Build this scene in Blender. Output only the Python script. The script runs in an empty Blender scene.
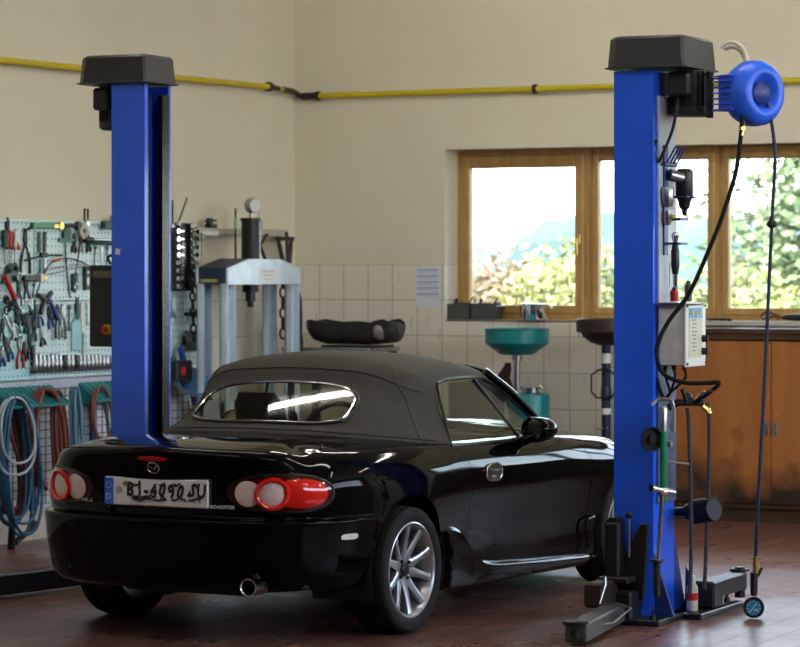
import bpy, bmesh, math, random
import numpy as np
from mathutils import Matrix, Vector
random.seed(7)
SC = bpy.context.scene
COL = SC.collection
PI = math.pi
R = math.radians

# ------------------------------------------------------------------ materials
def mat(name, col, rough=.5, metal=0., noise=0., scale=8., bump=0., col2=None, spec=.5, coat=0., trans=0., ior=1.45, emit=None, stretch=None):
    m = bpy.data.materials.new(name); m.use_nodes = True
    nt = m.node_tree; b = nt.nodes['Principled BSDF']
    b.inputs['Base Color'].default_value = (*col, 1)
    b.inputs['Roughness'].default_value = rough
    b.inputs['Metallic'].default_value = metal
    b.inputs['Specular IOR Level'].default_value = spec
    b.inputs['Coat Weight'].default_value = coat
    b.inputs['Coat Roughness'].default_value = .03
    b.inputs['Transmission Weight'].default_value = trans
    b.inputs['IOR'].default_value = ior
    if emit:
        b.inputs['Emission Color'].default_value = (*emit[0], 1)
        b.inputs['Emission Strength'].default_value = emit[1]
    if noise or bump:
        tc = nt.nodes.new('ShaderNodeTexCoord'); n = nt.nodes.new('ShaderNodeTexNoise')
        n.inputs['Scale'].default_value = scale; n.inputs['Detail'].default_value = 5
        if stretch:
            mp = nt.nodes.new('ShaderNodeMapping'); mp.inputs['Scale'].default_value = stretch
            nt.links.new(tc.outputs['Object'], mp.inputs[0]); nt.links.new(mp.outputs[0], n.inputs['Vector'])
        else:
            nt.links.new(tc.outputs['Object'], n.inputs['Vector'])
        if noise:
            cr = nt.nodes.new('ShaderNodeValToRGB')
            c2 = col2 or tuple(c * (1 - noise) for c in col)
            cr.color_ramp.elements[0].position = .32; cr.color_ramp.elements[1].position = .68
            cr.color_ramp.elements[0].color = (*c2, 1); cr.color_ramp.elements[1].color = (*col, 1)
            nt.links.new(n.outputs['Fac'], cr.inputs[0]); nt.links.new(cr.outputs[0], b.inputs['Base Color'])
        if bump:
            bp = nt.nodes.new('ShaderNodeBump'); bp.inputs['Strength'].default_value = bump; bp.inputs['Distance'].default_value = .01
            nt.links.new(n.outputs['Fac'], bp.inputs['Height']); nt.links.new(bp.outputs[0], b.inputs['Normal'])
    return m

def tile_wall(name, axis, paint, tile, top):
    """painted plaster above a dado of glazed tiles (real pattern of the wall)"""
    m = mat(name, paint, .7); nt = m.node_tree; b = nt.nodes['Principled BSDF']; N = nt.nodes.new; L = nt.links.new
    tc = N('ShaderNodeTexCoord'); sx = N('ShaderNodeSeparateXYZ'); L(tc.outputs['Object'], sx.inputs[0])
    sub = N('ShaderNodeMath'); sub.operation = 'SUBTRACT'; L(sx.outputs['Z'], sub.inputs[0]); sub.inputs[1].default_value = top - 2.5
    cx = N('ShaderNodeCombineXYZ'); L(sx.outputs[axis], cx.inputs[0]); L(sub.outputs[0], cx.inputs[1])
    br = N('ShaderNodeTexBrick'); br.offset = 0; br.inputs['Scale'].default_value = 1
    br.inputs['Brick Width'].default_value = .193; br.inputs['Row Height'].default_value = .25
    br.inputs['Mortar Size'].default_value = .0035; br.inputs['Mortar Smooth'].default_value = .1
    br.inputs['Color1'].default_value = (*tile, 1); br.inputs['Color2'].default_value = (*[c * .95 for c in tile], 1)
    br.inputs['Mortar'].default_value = (*[c * .55 for c in tile], 1)
    L(cx.outputs[0], br.inputs['Vector'])
    gt = N('ShaderNodeMath'); gt.operation = 'GREATER_THAN'; L(sx.outputs['Z'], gt.inputs[0]); gt.inputs[1].default_value = top
    no = N('ShaderNodeTexNoise'); no.inputs['Scale'].default_value = 1.3; no.inputs['Detail'].default_value = 4; L(tc.outputs['Object'], no.inputs['Vector'])
    pr = N('ShaderNodeValToRGB'); pr.color_ramp.elements[0].position = .35; pr.color_ramp.elements[1].position = .65
    pr.color_ramp.elements[0].color = (*[c * .96 for c in paint], 1); pr.color_ramp.elements[1].color = (*paint, 1); L(no.outputs['Fac'], pr.inputs[0])
    # dirt drips on the tiles
    dn = N('ShaderNodeTexNoise'); dn.inputs['Scale'].default_value = 1; dn.inputs['Detail'].default_value = 3
    mp = N('ShaderNodeMapping'); mp.inputs['Scale'].default_value = (26, 26, 5); L(tc.outputs['Object'], mp.inputs[0]); L(mp.outputs[0], dn.inputs['Vector'])
    dr = N('ShaderNodeValToRGB'); dr.color_ramp.elements[0].position = .64; dr.color_ramp.elements[1].position = .76; L(dn.outputs['Fac'], dr.inputs[0])
    md = N('ShaderNodeMix'); md.data_type = 'RGBA'; L(dr.outputs[0], md.inputs['Factor']); L(br.outputs['Color'], md.inputs['A']); md.inputs['B'].default_value = (*[c * .72 for c in tile], 1)
    mx = N('ShaderNodeMix'); mx.data_type = 'RGBA'; L(gt.outputs[0], mx.inputs['Factor']); L(md.outputs['Result'], mx.inputs['A']); L(pr.outputs[0], mx.inputs['B'])
    L(mx.outputs['Result'], b.inputs['Base Color'])
    rr = N('ShaderNodeMapRange'); L(gt.outputs[0], rr.inputs[0]); rr.inputs[3].default_value = .28; rr.inputs[4].default_value = .8; L(rr.outputs[0], b.inputs['Roughness'])
    return m

def floor_mat():
    m = mat('floor_tiles', (.2, .06, .04), .3); nt = m.node_tree; b = nt.nodes['Principled BSDF']; N = nt.nodes.new; L = nt.links.new
    tc = N('ShaderNodeTexCoord')
    br = N('ShaderNodeTexBrick'); br.offset = .5; br.inputs['Scale'].default_value = 1
    br.inputs['Brick Width'].default_value = .3; br.inputs['Row Height'].default_value = .17
    br.inputs['Mortar Size'].default_value = .009; br.inputs['Mortar Smooth'].default_value = .2
    br.inputs['Color1'].default_value = (.25, .112, .085, 1); br.inputs['Color2'].default_value = (.175, .075, .058, 1)
    br.inputs['Mortar'].default_value = (.05, .026, .022, 1); br.inputs['Bias'].default_value = -.1
    mp = N('ShaderNodeMapping'); mp.inputs['Rotation'].default_value = (0, 0, PI / 2); L(tc.outputs['Object'], mp.inputs[0]); L(mp.outputs[0], br.inputs['Vector'])
    n = N('ShaderNodeTexNoise'); n.inputs['Scale'].default_value = 1.1; n.inputs['Detail'].default_value = 7; n.inputs['Roughness'].default_value = .6; L(tc.outputs['Object'], n.inputs['Vector'])
    cr = N('ShaderNodeValToRGB'); cr.color_ramp.elements[0].position = .38; cr.color_ramp.elements[1].position = .66; L(n.outputs['Fac'], cr.inputs[0])
    mx = N('ShaderNodeMix'); mx.data_type = 'RGBA'; mx.blend_type = 'MULTIPLY'; mx.inputs['Factor'].default_value = .35
    L(br.outputs['Color'], mx.inputs['A']); L(cr.outputs[0], mx.inputs['B']); L(mx.outputs['Result'], b.inputs['Base Color'])
    rr = N('ShaderNodeMapRange'); L(n.outputs['Fac'], rr.inputs[0]); rr.inputs[1].default_value = .3; rr.inputs[2].default_value = .7; rr.inputs[3].default_value = .40; rr.inputs[4].default_value = .22
    L(rr.outputs[0], b.inputs['Roughness'])
    bp = N('ShaderNodeBump'); bp.inputs['Strength'].default_value = .5; bp.inputs['Distance'].default_value = .003; bp.invert = True
    L(br.outputs['Fac'], bp.inputs['Height']); L(bp.outputs[0], b.inputs['Normal'])
    return m

def wood(name, c1, c2, rough=.45, sc=(30, 30, 1.5), stain=None):
    m = mat(name, c1, rough); nt = m.node_tree; b = nt.nodes['Principled BSDF']; N = nt.nodes.new; L = nt.links.new
    tc = N('ShaderNodeTexCoord'); mp = N('ShaderNodeMapping'); mp.inputs['Scale'].default_value = sc; L(tc.outputs['Object'], mp.inputs[0])
    n = N('ShaderNodeTexNoise'); n.inputs['Scale'].default_value = 1; n.inputs['Detail'].default_value = 6; n.inputs['Distortion'].default_value = .6; L(mp.outputs[0], n.inputs['Vector'])
    cr = N('ShaderNodeValToRGB'); cr.color_ramp.elements[0].position = .3; cr.color_ramp.elements[1].position = .7
    cr.color_ramp.elements[0].color = (*c2, 1); cr.color_ramp.elements[1].color = (*c1, 1); L(n.outputs['Fac'], cr.inputs[0])
    out = cr.outputs[0]
    if stain:   # oily dirt splashed over the lower part of the doors: ragged stains
        z0, z1 = stain
        n2 = N('ShaderNodeTexNoise'); n2.inputs['Scale'].default_value = 3.2; n2.inputs['Detail'].default_value = 8; L(tc.outputs['Object'], n2.inputs['Vector'])
        s = N('ShaderNodeSeparateXYZ'); L(tc.outputs['Object'], s.inputs[0])
        mr = N('ShaderNodeMapRange'); L(s.outputs['Z'], mr.inputs[0]); mr.inputs[1].default_value = z0; mr.inputs[2].default_value = z1; mr.inputs[3].default_value = .42; mr.inputs[4].default_value = -.22
        ad = N('ShaderNodeMath'); ad.operation = 'ADD'; L(n2.outputs['Fac'], ad.inputs[0]); L(mr.outputs[0], ad.inputs[1])
        r2 = N('ShaderNodeValToRGB'); r2.color_ramp.elements[0].position = .52; r2.color_ramp.elements[1].position = .78; L(ad.outputs[0], r2.inputs[0])
        mx = N('ShaderNodeMix'); mx.data_type = 'RGBA'; L(r2.outputs[0], mx.inputs['Factor']); L(out, mx.inputs['A']); mx.inputs['B'].default_value = (.028, .018, .012, 1)
        out = mx.outputs['Result']
    L(out, b.inputs['Base Color'])
    return m

def glass_mat(name, tint=(1, 1, 1), rough=0., gloss=.08, ior=1.5):
    """thin pane: transparent with a Fresnel reflection"""
    m = bpy.data.materials.new(name); m.use_nodes = True; nt = m.node_tree; nt.nodes.clear(); N = nt.nodes.new; L = nt.links.new
    o = N('ShaderNodeOutputMaterial'); t = N('ShaderNodeBsdfTransparent'); t.inputs[0].default_value = (*tint, 1)
    g = N('ShaderNodeBsdfGlossy'); g.inputs['Roughness'].default_value = rough
    fr = N('ShaderNodeFresnel'); fr.inputs['IOR'].default_value = ior
    mx = N('ShaderNodeMixShader'); L(fr.outputs[0], mx.inputs[0]); L(t.outputs[0], mx.inputs[1]); L(g.outputs[0], mx.inputs[2]); L(mx.outputs[0], o.inputs[0])
    return m

M = {}
M['black'] = mat('black_plastic', (.012, .012, .014), .42, noise=.3, scale=30)
M['rubber'] = mat('black_rubber', (.010, .010, .011), .75, spec=.3, noise=.3, scale=25, bump=.1)
M['darksteel'] = mat('dark_steel', (.05, .052, .056), .4, .8, noise=.4, scale=20)
M['steel'] = mat('steel', (.46, .47, .48), .3, 1., noise=.25, scale=25)
M['chrome'] = mat('chrome', (.78, .79, .8), .08, 1.)
M['brass'] = mat('brass', (.6, .42, .13), .3, 1.)
M['blue'] = mat('lift_blue_paint', (.018, .125, .92), .32, noise=.12, scale=5, coat=.2)
M['bluedark'] = mat('dark_blue_paint', (.012, .035, .2), .4, noise=.3, scale=7)
M['reelblue'] = mat('reel_blue_plastic', (.017, .12, .84), .38, noise=.1, scale=9)
M['capgrey'] = mat('cap_dark_grey_plastic', (.026, .026, .029), .5, noise=.15, scale=12)
M['silverblue'] = mat('pale_blue_metal', (.68, .79, .90), .35, .1, noise=.16, scale=9)
M['grease'] = mat('greasy_rail', (.012, .013, .02), .25, .4, noise=.5, scale=40, bump=.2)
M['teal'] = mat('teal_paint', (.008, .23, .235), .35, noise=.15, scale=9)
M['tealhook'] = mat('dark_teal_plastic', (.01, .2, .2), .4, noise=.2, scale=12)
M['green'] = mat('green_enamel', (.01, .25, .11), .35, noise=.25, scale=20)
M['darkgreen'] = mat('dark_green_grip', (.004, .07, .06), .45, noise=.2, scale=20)
M['red'] = mat('red_plastic', (.5, .02, .015), .35, noise=.1, scale=20)
M['redrubber'] = mat('dull_red_rubber', (.20, .045, .034), .5, noise=.2, scale=20)
M['bluerubber'] = mat('blue_rubber', (.025, .13, .26), .45, noise=.2, scale=20)
M['bluegrip'] = mat('blue_grip', (.01, .05, .25), .4)
M['yellow'] = mat('yellow_paint', (.62, .5, .012), .4, noise=.1, scale=10)
M['orange'] = mat('orange_grip', (.6, .13, .02), .45)
M['white'] = mat('white_plastic', (.75, .75, .73), .4, noise=.05, scale=9)
M['paper'] = mat('paper', (.72, .74, .79), .8)
M['ink'] = mat('printed_ink', (.25, .28, .42), .8)
M['greybox'] = mat('light_grey_paint', (.62, .62, .6), .5, noise=.2, scale=22)
M['marble'] = mat('sill_stone', (.55, .53, .49), .35, noise=.15, scale=12)
M['cloth'] = mat('dark_red_cloth', (.035, .01, .012), .9, noise=.4, scale=30)
M['bin'] = mat('grey_plastic_bin', (.075, .082, .085), .45, noise=.2, scale=14)
M['rust'] = mat('oily_brown_metal', (.055, .034, .024), .45, .3, noise=.5, scale=9, bump=.2)
M['pegboard'] = None
M['bark'] = mat('bark', (.09, .075, .06), .85, noise=.4, scale=14, bump=.4)

# ------------------------------------------------------------------ mesh builder
class MB:
    def __init__(s): s.v = []; s.f = []; s.m = []; s.T = None; s.c = 0
    def add(s, vs, fs):
        o = len(s.v)
        if s.T is not None: vs = [s.T @ Vector(v) for v in vs]
        s.v += [tuple(v) for v in vs]; s.f += [tuple(i + o for i in f) for f in fs]; s.m += [s.c] * len(fs)
        return s
    def bm(s, b):
        b.verts.index_update()
        s.add([v.co.copy() for v in b.verts], [[v.index for v in f.verts] for f in b.faces]); b.free(); return s
    def box(s, c, d, bev=0., rot=None, seg=1):
        b = bmesh.new(); bmesh.ops.create_cube(b, size=1)
        for v in b.verts: v.co = Vector((v.co.x * d[0], v.co.y * d[1], v.co.z * d[2]))
        if bev: bmesh.ops.bevel(b, geom=list(b.edges), offset=bev, segments=seg, affect='EDGES', profile=.5, clamp_overlap=True)
        Mx = Matrix.Translation(c)
        if rot is not None: Mx = Mx @ (rot if isinstance(rot, Matrix) else Matrix.Rotation(rot[2], 4, 'Z') @ Matrix.Rotation(rot[1], 4, 'Y') @ Matrix.Rotation(rot[0], 4, 'X'))
        b.transform(Mx); return s.bm(b)
    def cyl(s, p0, p1, r0, r1=None, n=18, cap=True):
        p0, p1 = Vector(p0), Vector(p1); r1 = r0 if r1 is None else r1
        w = (p1 - p0).normalized(); u = w.orthogonal().normalized(); v = w.cross(u)
        vs = []; fs = []
        for p, r in ((p0, r0), (p1, r1)):
            for k in range(n):
                a = 2 * PI * k / n; vs.append(p + (u * math.cos(a) + v * math.sin(a)) * r)
        for k in range(n): fs.append((k, (k + 1) % n, n + (k + 1) % n, n + k))
        if cap: fs += [tuple(range(n - 1, -1, -1)), tuple(range(n, 2 * n))]
        return s.add(vs, fs)
    def tube(s, pts, r, n=8, closed=False):
        pts = [Vector(p) for p in pts]; m = len(pts); rs = r if isinstance(r, (list, tuple)) else [r] * m
        vs = []; fs = []; u = None
        for i, p in enumerate(pts):
            a = pts[(i - 1) % m] if (i or closed) else p; b = pts[(i + 1) % m] if (i < m - 1 or closed) else p
            t = (b - a)
            t = t.normalized() if t.length > 1e-9 else Vector((0, 0, 1))
            if u is None: u = t.orthogonal().normalized()
            u = (u - t * u.dot(t))
            u = u.normalized() if u.length > 1e-6 else t.orthogonal().normalized()
            w = t.cross(u)
            for k in range(n):
                g = 2 * PI * k / n; vs.append(p + (u * math.cos(g) + w * math.sin(g)) * rs[i])
        for i in range(m if closed else m - 1):
            j = (i + 1) % m
            for k in range(n): fs.append((i * n + k, i * n + (k + 1) % n, j * n + (k + 1) % n, j * n + k))
        if not closed: fs += [tuple(range(n - 1, -1, -1)), tuple(range((m - 1) * n, m * n))]
        return s.add(vs, fs)
    def lathe(s, prof, o=(0, 0, 0), ax=(0, 0, 1), n=32, closed=False):
        o = Vector(o); w = Vector(ax).normalized(); u = w.orthogonal().normalized()
        if abs(w.z) > .99: u = Vector((1, 0, 0))
        v = w.cross(u); vs = []; fs = []; m = len(prof)
        for r, h in prof:
            for k in range(n):
                a = 2 * PI * k / n; vs.append(o + w * h + (u * math.cos(a) + v * math.sin(a)) * max(r, 1e-5))
        for i in range(m if closed else m - 1):
            j = (i + 1) % m
            for k in range(n): fs.append((i * n + k, i * n + (k + 1) % n, j * n + (k + 1) % n, j * n + k))
        if not closed:
            if prof[0][0] > 1e-4: fs.append(tuple(range(n - 1, -1, -1)))
            if prof[-1][0] > 1e-4: fs.append(tuple(range((m - 1) * n, m * n)))
        return s.add(vs, fs)
    def prism(s, poly, y0, y1, bev=0., Mx=None):
        """polygon in local x,z pushed along y"""
        b = bmesh.new(); n = len(poly)
        A = [b.verts.new((p[0], y0, p[1])) for p in poly]; B = [b.verts.new((p[0], y1, p[1])) for p in poly]
        b.faces.new(A); b.faces.new(B[::-1])
        for k in range(n): b.faces.new((A[k], B[k], B[(k + 1) % n], A[(k + 1) % n]))
        bmesh.ops.recalc_face_normals(b, faces=b.faces)
        if bev: bmesh.ops.bevel(b, geom=[e for e in b.edges if abs(e.verts[0].co.y - e.verts[1].co.y) < 1e-6], offset=bev, segments=1, affect='EDGES', clamp_overlap=True)
        if Mx is not None: b.transform(Mx)
        return s.bm(b)
    def ball(s, c, r, n=14, m=8):
        r = (r, r, r) if not isinstance(r, (tuple, list)) else r
        vs = [(c[0], c[1], c[2] - r[2])]; fs = []
        for i in range(1, m):
            t = -PI / 2 + PI * i / m
            for k in range(n):
                a = 2 * PI * k / n; vs.append((c[0] + r[0] * math.cos(t) * math.cos(a), c[1] + r[1] * math.cos(t) * math.sin(a), c[2] + r[2] * math.sin(t)))
        vs.append((c[0], c[1], c[2] + r[2])); L = len(vs) - 1
        for k in range(n):
            fs.append((0, 1 + (k + 1) % n, 1 + k)); fs.append((L, 1 + (m - 2) * n + k, 1 + (m - 2) * n + (k + 1) % n))
            for i in range(m - 2): fs.append((1 + i * n + k, 1 + i * n + (k + 1) % n, 1 + (i + 1) * n + (k + 1) % n, 1 + (i + 1) * n + k))
        return s.add(vs, fs)
    def torus(s, c, ax, Rr, r, n=24, k=8): 
        c = Vector(c); w = Vector(ax).normalized(); u = w.orthogonal().normalized(); v = w.cross(u)
        return s.tube([c + (u * math.cos(2 * PI * i / n) + v * math.sin(2 * PI * i / n)) * Rr for i in range(n)], r, k, True)
    def grid(s, P):
        m, n = len(P), len(P[0]); vs = [p for row in P for p in row]
        return s.add(vs, [(i * n + j, i * n + j + 1, (i + 1) * n + j + 1, (i + 1) * n + j) for i in range(m - 1) for j in range(n - 1)])
    def build(s, name, mats, parent=None, angle=35, loc=None, rz=0, label=None, recalc=False):
        me = bpy.data.meshes.new(name); me.from_pydata(s.v, [], s.f)
        mats = mats if isinstance(mats, (list, tuple)) else [mats]
        for q in mats: me.materials.append(M[q] if isinstance(q, str) else q)
        if len(mats) > 1: me.polygons.foreach_set('material_index', s.m)
        if recalc:
            b = bmesh.new(); b.from_mesh(me); bmesh.ops.recalc_face_normals(b, faces=b.faces); b.to_mesh(me); b.free()
        me.update()
        me.shade_smooth()
        if angle < 180: me.set_sharp_from_angle(angle=R(angle))
        o = bpy.data.objects.new(name, me); COL.objects.link(o)
        if parent is not None: o.parent = parent
        if loc is not None: o.location = loc
        if rz: o.rotation_euler = (0, 0, rz)
        if label: o['label'] = label
        return o

def tag(o, label, cat, group=None, kind=None):
    o['label'] = label; o['category'] = cat
    if group: o['group'] = group
    if kind: o['kind'] = kind
    return o
def thing(name, label, cat, loc=(0, 0, 0), rz=0, group=None):
    o = bpy.data.objects.new(name, None); o.empty_display_size = .1; COL.objects.link(o)
    o.location = loc; o.rotation_euler = (0, 0, rz)
    return tag(o, label, cat, group)
def struct(o): o['kind'] = 'structure'; return o
def dup(root, loc, rz=None, label=None, group=None):
    r = root.copy(); COL.objects.link(r); r.location = loc
    if rz is not None: r.rotation_euler = (0, 0, rz)
    if label: r['label'] = label
    if group: r['group'] = group
    for ch in root.children:
        c = ch.copy(); COL.objects.link(c); c.parent = r
        for g in ch.children:
            d = g.copy(); COL.objects.link(d); d.parent = c
    return r
def arc(cx, cz, r, a0, a1, n): return [(cx + r * math.cos(R(a0 + (a1 - a0) * k / (n - 1))), cz + r * math.sin(R(a0 + (a1 - a0) * k / (n - 1)))) for k in range(n)]
def smooth(pts, k=6):
    """Catmull-Rom through points"""
    P = [Vector(p) for p in pts]; out = []
    for i in range(len(P) - 1):
        a = P[max(i - 1, 0)]; b = P[i]; c = P[i + 1]; d = P[min(i + 2, len(P) - 1)]
        for q in range(k):
            t = q / k
            out.append(.5 * ((2 * b) + (c - a) * t + (2 * a - 5 * b + 4 * c - d) * t * t + (3 * b - a - 3 * c + d) * t ** 3))
    out.append(P[-1]); return out
FONT = None
def text_mesh(mb, s, size, Mx, depth=.0, bold=0.):
    """lettering as flat mesh"""
    cu = bpy.data.curves.new('lettering', 'FONT'); cu.body = s; cu.size = size; cu.align_x = 'CENTER'; cu.align_y = 'CENTER'; cu.extrude = depth; cu.offset = bold; cu.resolution_u = 2
    o = bpy.data.objects.new('lettering', cu); COL.objects.link(o)
    bpy.context.view_layer.update()
    dg = bpy.context.evaluated_depsgraph_get(); me = bpy.data.meshes.new_from_object(o.evaluated_get(dg))
    mb.add([Mx @ v.co for v in me.vertices], [tuple(p.vertices) for p in me.polygons])
    bpy.data.objects.remove(o); bpy.data.curves.remove(cu); bpy.data.meshes.remove(me)
UP = Matrix.Rotation(PI / 2, 4, 'X')     # text plane xy -> xz, facing -y

# ------------------------------------------------------------------ camera (stands in the workshop doorway, long lens)
CAM_YAW = R(25.5); EYE = 1.65; FPX = 2900.
cd = bpy.data.cameras.new('camera'); cam = bpy.data.objects.new('camera', cd); COL.objects.link(cam)
cam.location = (0, 0, EYE); cam.rotation_euler = (PI / 2, 0, CAM_YAW)
cd.sensor_width = 36; cd.lens = 36 * FPX / 800; cd.shift_y = -53.5 / 800; cd.clip_end = 500
cd.dof.use_dof = True; cd.dof.focus_distance = 13.2; cd.dof.aperture_fstop = 5.0
SC.camera = cam
SC.view_settings.view_transform = 'Standard'; SC.view_settings.look = 'None'; SC.view_settings.gamma = 1; SC.view_settings.use_curve_mapping = False
SC.view_settings.exposure = .32
SC.cycles.max_bounces = 10; SC.cycles.transparent_max_bounces = 16; SC.cycles.sample_clamp_indirect = 6
SC.cycles.caustics_reflective = False; SC.cycles.caustics_refractive = False

# ------------------------------------------------------------------ room shell
LX, RX, BY, FY, CZ = -9.66, 2.6, 18.49, -4.5, 4.25      # left wall, right wall, back wall, front wall, ceiling
W0, W1, WB, WT = -8.47, -1.86, 1.30, 2.495               # window opening
PAINT = (.75, .70, .56)
M['wall_back'] = tile_wall('back_wall_plaster_and_tiles', 'X', PAINT, (.80, .75, .64), 1.689)
M['wall_left'] = tile_wall('left_wall_plaster_and_tiles', 'Y', PAINT, (.76, .73, .66), 1.689)
M['plaster'] = mat('plaster', (.55, .5, .4), .8, noise=.1, scale=2)
M['ceil'] = mat('ceiling_paint', (.62, .58, .48), .8, noise=.06, scale=2)
M['dimwall'] = mat('plaster_kept_dark', (.05, .048, .045), .8, noise=.2, scale=2)  # for the unseen front wall, coloured dark so the car's tail reflects black
b = MB(); b.box(((LX + RX) / 2, (FY + BY) / 2, -.1), (RX - LX + .6, BY - FY + .6, .2)); struct(b.build('floor', floor_mat()))
b = MB(); b.box(((LX + RX) / 2, (FY + BY) / 2, CZ + .1), (RX - LX + .6, BY - FY + .6, .2)); struct(b.build('ceiling', 'ceil'))
b = MB()
def slab(x0, x1, z0, z1): b.box(((x0 + x1) / 2, BY + .16, (z0 + z1) / 2), (x1 - x0, .32, z1 - z0))
slab(LX - .3, W0, 0, CZ); slab(W1, RX + .3, 0, CZ); slab(W0, W1, 0, WB); slab(W0, W1, WT, CZ)
struct(b.build('wall_back', 'wall_back'))
b = MB(); b.box((LX - .15, (FY + BY) / 2, CZ / 2), (.3, BY - FY, CZ)); struct(b.build('wall_left', 'wall_left'))
b = MB()          # right wall with a high band of openings (outside the photo) that lets the daylight in
for y0, y1, z0, z1 in ((FY, 6., 0, CZ), (17.6, BY, 0, CZ), (6., 17.6, 0, 2.3), (6., 17.6, 3.75, CZ)): b.box((RX + .15, (y0 + y1) / 2, (z0 + z1) / 2), (.3, y1 - y0, z1 - z0))
struct(b.build('wall_right', 'plaster'))
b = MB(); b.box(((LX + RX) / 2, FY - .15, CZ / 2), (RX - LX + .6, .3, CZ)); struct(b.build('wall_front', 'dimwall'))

# windows: pine frames, three of them in the photo and the same row going on to the right
M['pine'] = wood('pine_frame', (.50, .30, .10), (.38, .21, .065), .4, (18, 18, 4))
M['pane'] = glass_mat('window_glass', (.97, .99, .98))
WY = 18.70
def window(name, x0, x1, handle_side, t=.045, s=.062, st=None):
    st = st or s
    root = bpy.data.objects.new(name, None); COL.objects.link(root); root.location = (x0, WY, WB); struct(root)
    w = x1 - x0; hgt = WT - WB
    fr = MB()
    for c, d in (((t / 2, .035, hgt / 2), (t, .07, hgt)), ((w - t / 2, .035, hgt / 2), (t, .07, hgt)), ((w / 2, .035, hgt - .025), (w - 2 * t, .07, .05)), ((w / 2, .035, .025), (w - 2 * t, .07, .05))): fr.box(c, d, .006)
    fo = fr.build('frame', 'pine', root)
    sa = MB(); i = t - .008; e0, e1, zb, zt = i, w - i, .042, hgt - .042
    for c, d in (((e0 + s / 2, .025, (zb + zt) / 2), (s, .075, zt - zb)), ((e1 - s / 2, .025, (zb + zt) / 2), (s, .075, zt - zb)), (((e0 + e1) / 2, .025, zt - st / 2), (e1 - e0 - 2 * s, .075, st)), (((e0 + e1) / 2, .025, zb + s / 2), (e1 - e0 - 2 * s, .075, s))): sa.box(c, d, .008)
    so = sa.build('sash', 'pine', root)
    g = MB(); g.box(((e0 + e1) / 2, .03, (zb + zt) / 2), (e1 - e0 - 2 * s + .01, .006, zt - zb - 2 * s + .01)); g.build('pane', 'pane', so)
    if not handle_side: return root
    hx = e1 - s / 2 if handle_side > 0 else e0 + s / 2
    h = MB(); h.box((hx, -.018, hgt * .47), (.026, .012, .07), .004); h.cyl((hx, -.02, hgt * .47), (hx, -.05, hgt * .47), .009); h.box((hx, -.055, hgt * .47 - .05), (.02, .016, .12), .005)
    h.build('handle', 'brass', so)
    return root
edges = [-8.472, -7.472, -6.525, -5.58, -4.63, -3.68, -2.78, -1.87]
for k in range(len(edges) - 1): window('window_%d' % (k + 1), edges[k], edges[k + 1], 0 if k else 1, .045 if k == 0 else .034, .062 if k == 0 else .05, .088 if k == 0 else None)
b = MB(); b.box(((-6.75 + W1) / 2, BY + .06, 1.292), (W1 + 6.75, .30, .035), .006); s = struct(b.build('trim_1', 'marble')); 
b = MB(); b.box(((-8.46 - 6.76) / 2, BY + .1, 1.2965), (1.70, .2, .012)); struct(b.build('trim_2', 'wall_back'))

# ------------------------------------------------------------------ daylight and lamps
wd = bpy.data.worlds.new('sky'); SC.world = wd; wd.use_nodes = True
nt = wd.node_tree; bg = nt.nodes['Background']
sky = nt.nodes.new('ShaderNodeTexSky'); sky.sky_type = 'NISHITA'; sky.sun_disc = False; sky.sun_elevation = R(38); sky.sun_rotation = R(200); sky.air_density = 1; sky.dust_density = 4
mixc = nt.nodes.new('ShaderNodeMix'); mixc.data_type = 'RGBA'; mixc.inputs['Factor'].default_value = .8
nt.links.new(sky.outputs[0], mixc.inputs['A']); mixc.inputs['B'].default_value = (.9, .96, 1., 1)
nt.links.new(mixc.outputs['Result'], bg.inputs['Color']); bg.inputs['Strength'].default_value = 6.0
M['tube'] = mat('lit_tube', (1, 1, 1), .3, emit=((1, .96, .86), 56.))
def ceiling_lamp(x, y, label, rz=0):
    t = thing('ceiling_lamp', label, 'lamp', (x, y, CZ), rz, 'ceiling lamps')
    c = MB(); c.box((0, 0, -.35), (1.8, .14, .06), .01); c.cyl((-.6, 0, -.32), (-.6, 0, 0), .006, n=8); c.cyl((.6, 0, -.32), (.6, 0, 0), .006, n=8); c.build('housing', 'white', t)
    for dy in (0.,):
        c = MB(); c.cyl((-.87, dy, -.395), (.87, dy, -.395), .018, n=8); c.build('lamp_tube', 'tube', t)
    return t

# ================================================================== CAR (local: x right, y forward, z up, origin on floor under rear axle)
M['paint'] = mat('black_car_paint', (.0018, .0018, .0022), .05, spec=.14)
M['softtop'] = mat('black_canvas', (.038, .034, .026), .7, noise=.18, scale=60, bump=.06)
M['gap'] = mat('shut_line', (.001, .001, .001), .9)
M['trimblack'] = mat('black_trim', (.01, .01, .01), .35)
M['lensred'] = mat('red_lens', (.72, .012, .008), .12, coat=.6, emit=((.5, .004, .002), .0))
M['lensdark'] = mat('dark_red_lens', (.05, .001, .001), .1, coat=.5)
M['lensclear'] = mat('clear_ribbed_lens', (.95, .76, .73), .28, coat=.5, noise=.25, scale=120)
M['rim'] = mat('silver_alloy', (.40, .41, .43), .30, .8)
M['autoglass'] = glass_mat('car_glass', (.66, .70, .64), 0., ior=1.55)
M['backglass'] = glass_mat('rear_screen', (.80, .77, .64), .02, ior=1.42)
M['seat'] = mat('black_seat_leather', (.02, .02, .021), .5)
M['dash'] = mat('interior_black', (.012, .012, .012), .6)
M['plateblue'] = mat('plate_blue', (.01, .16, .75), .4)
M['plateink'] = mat('plate_black', (.01, .01, .011), .5)

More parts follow.
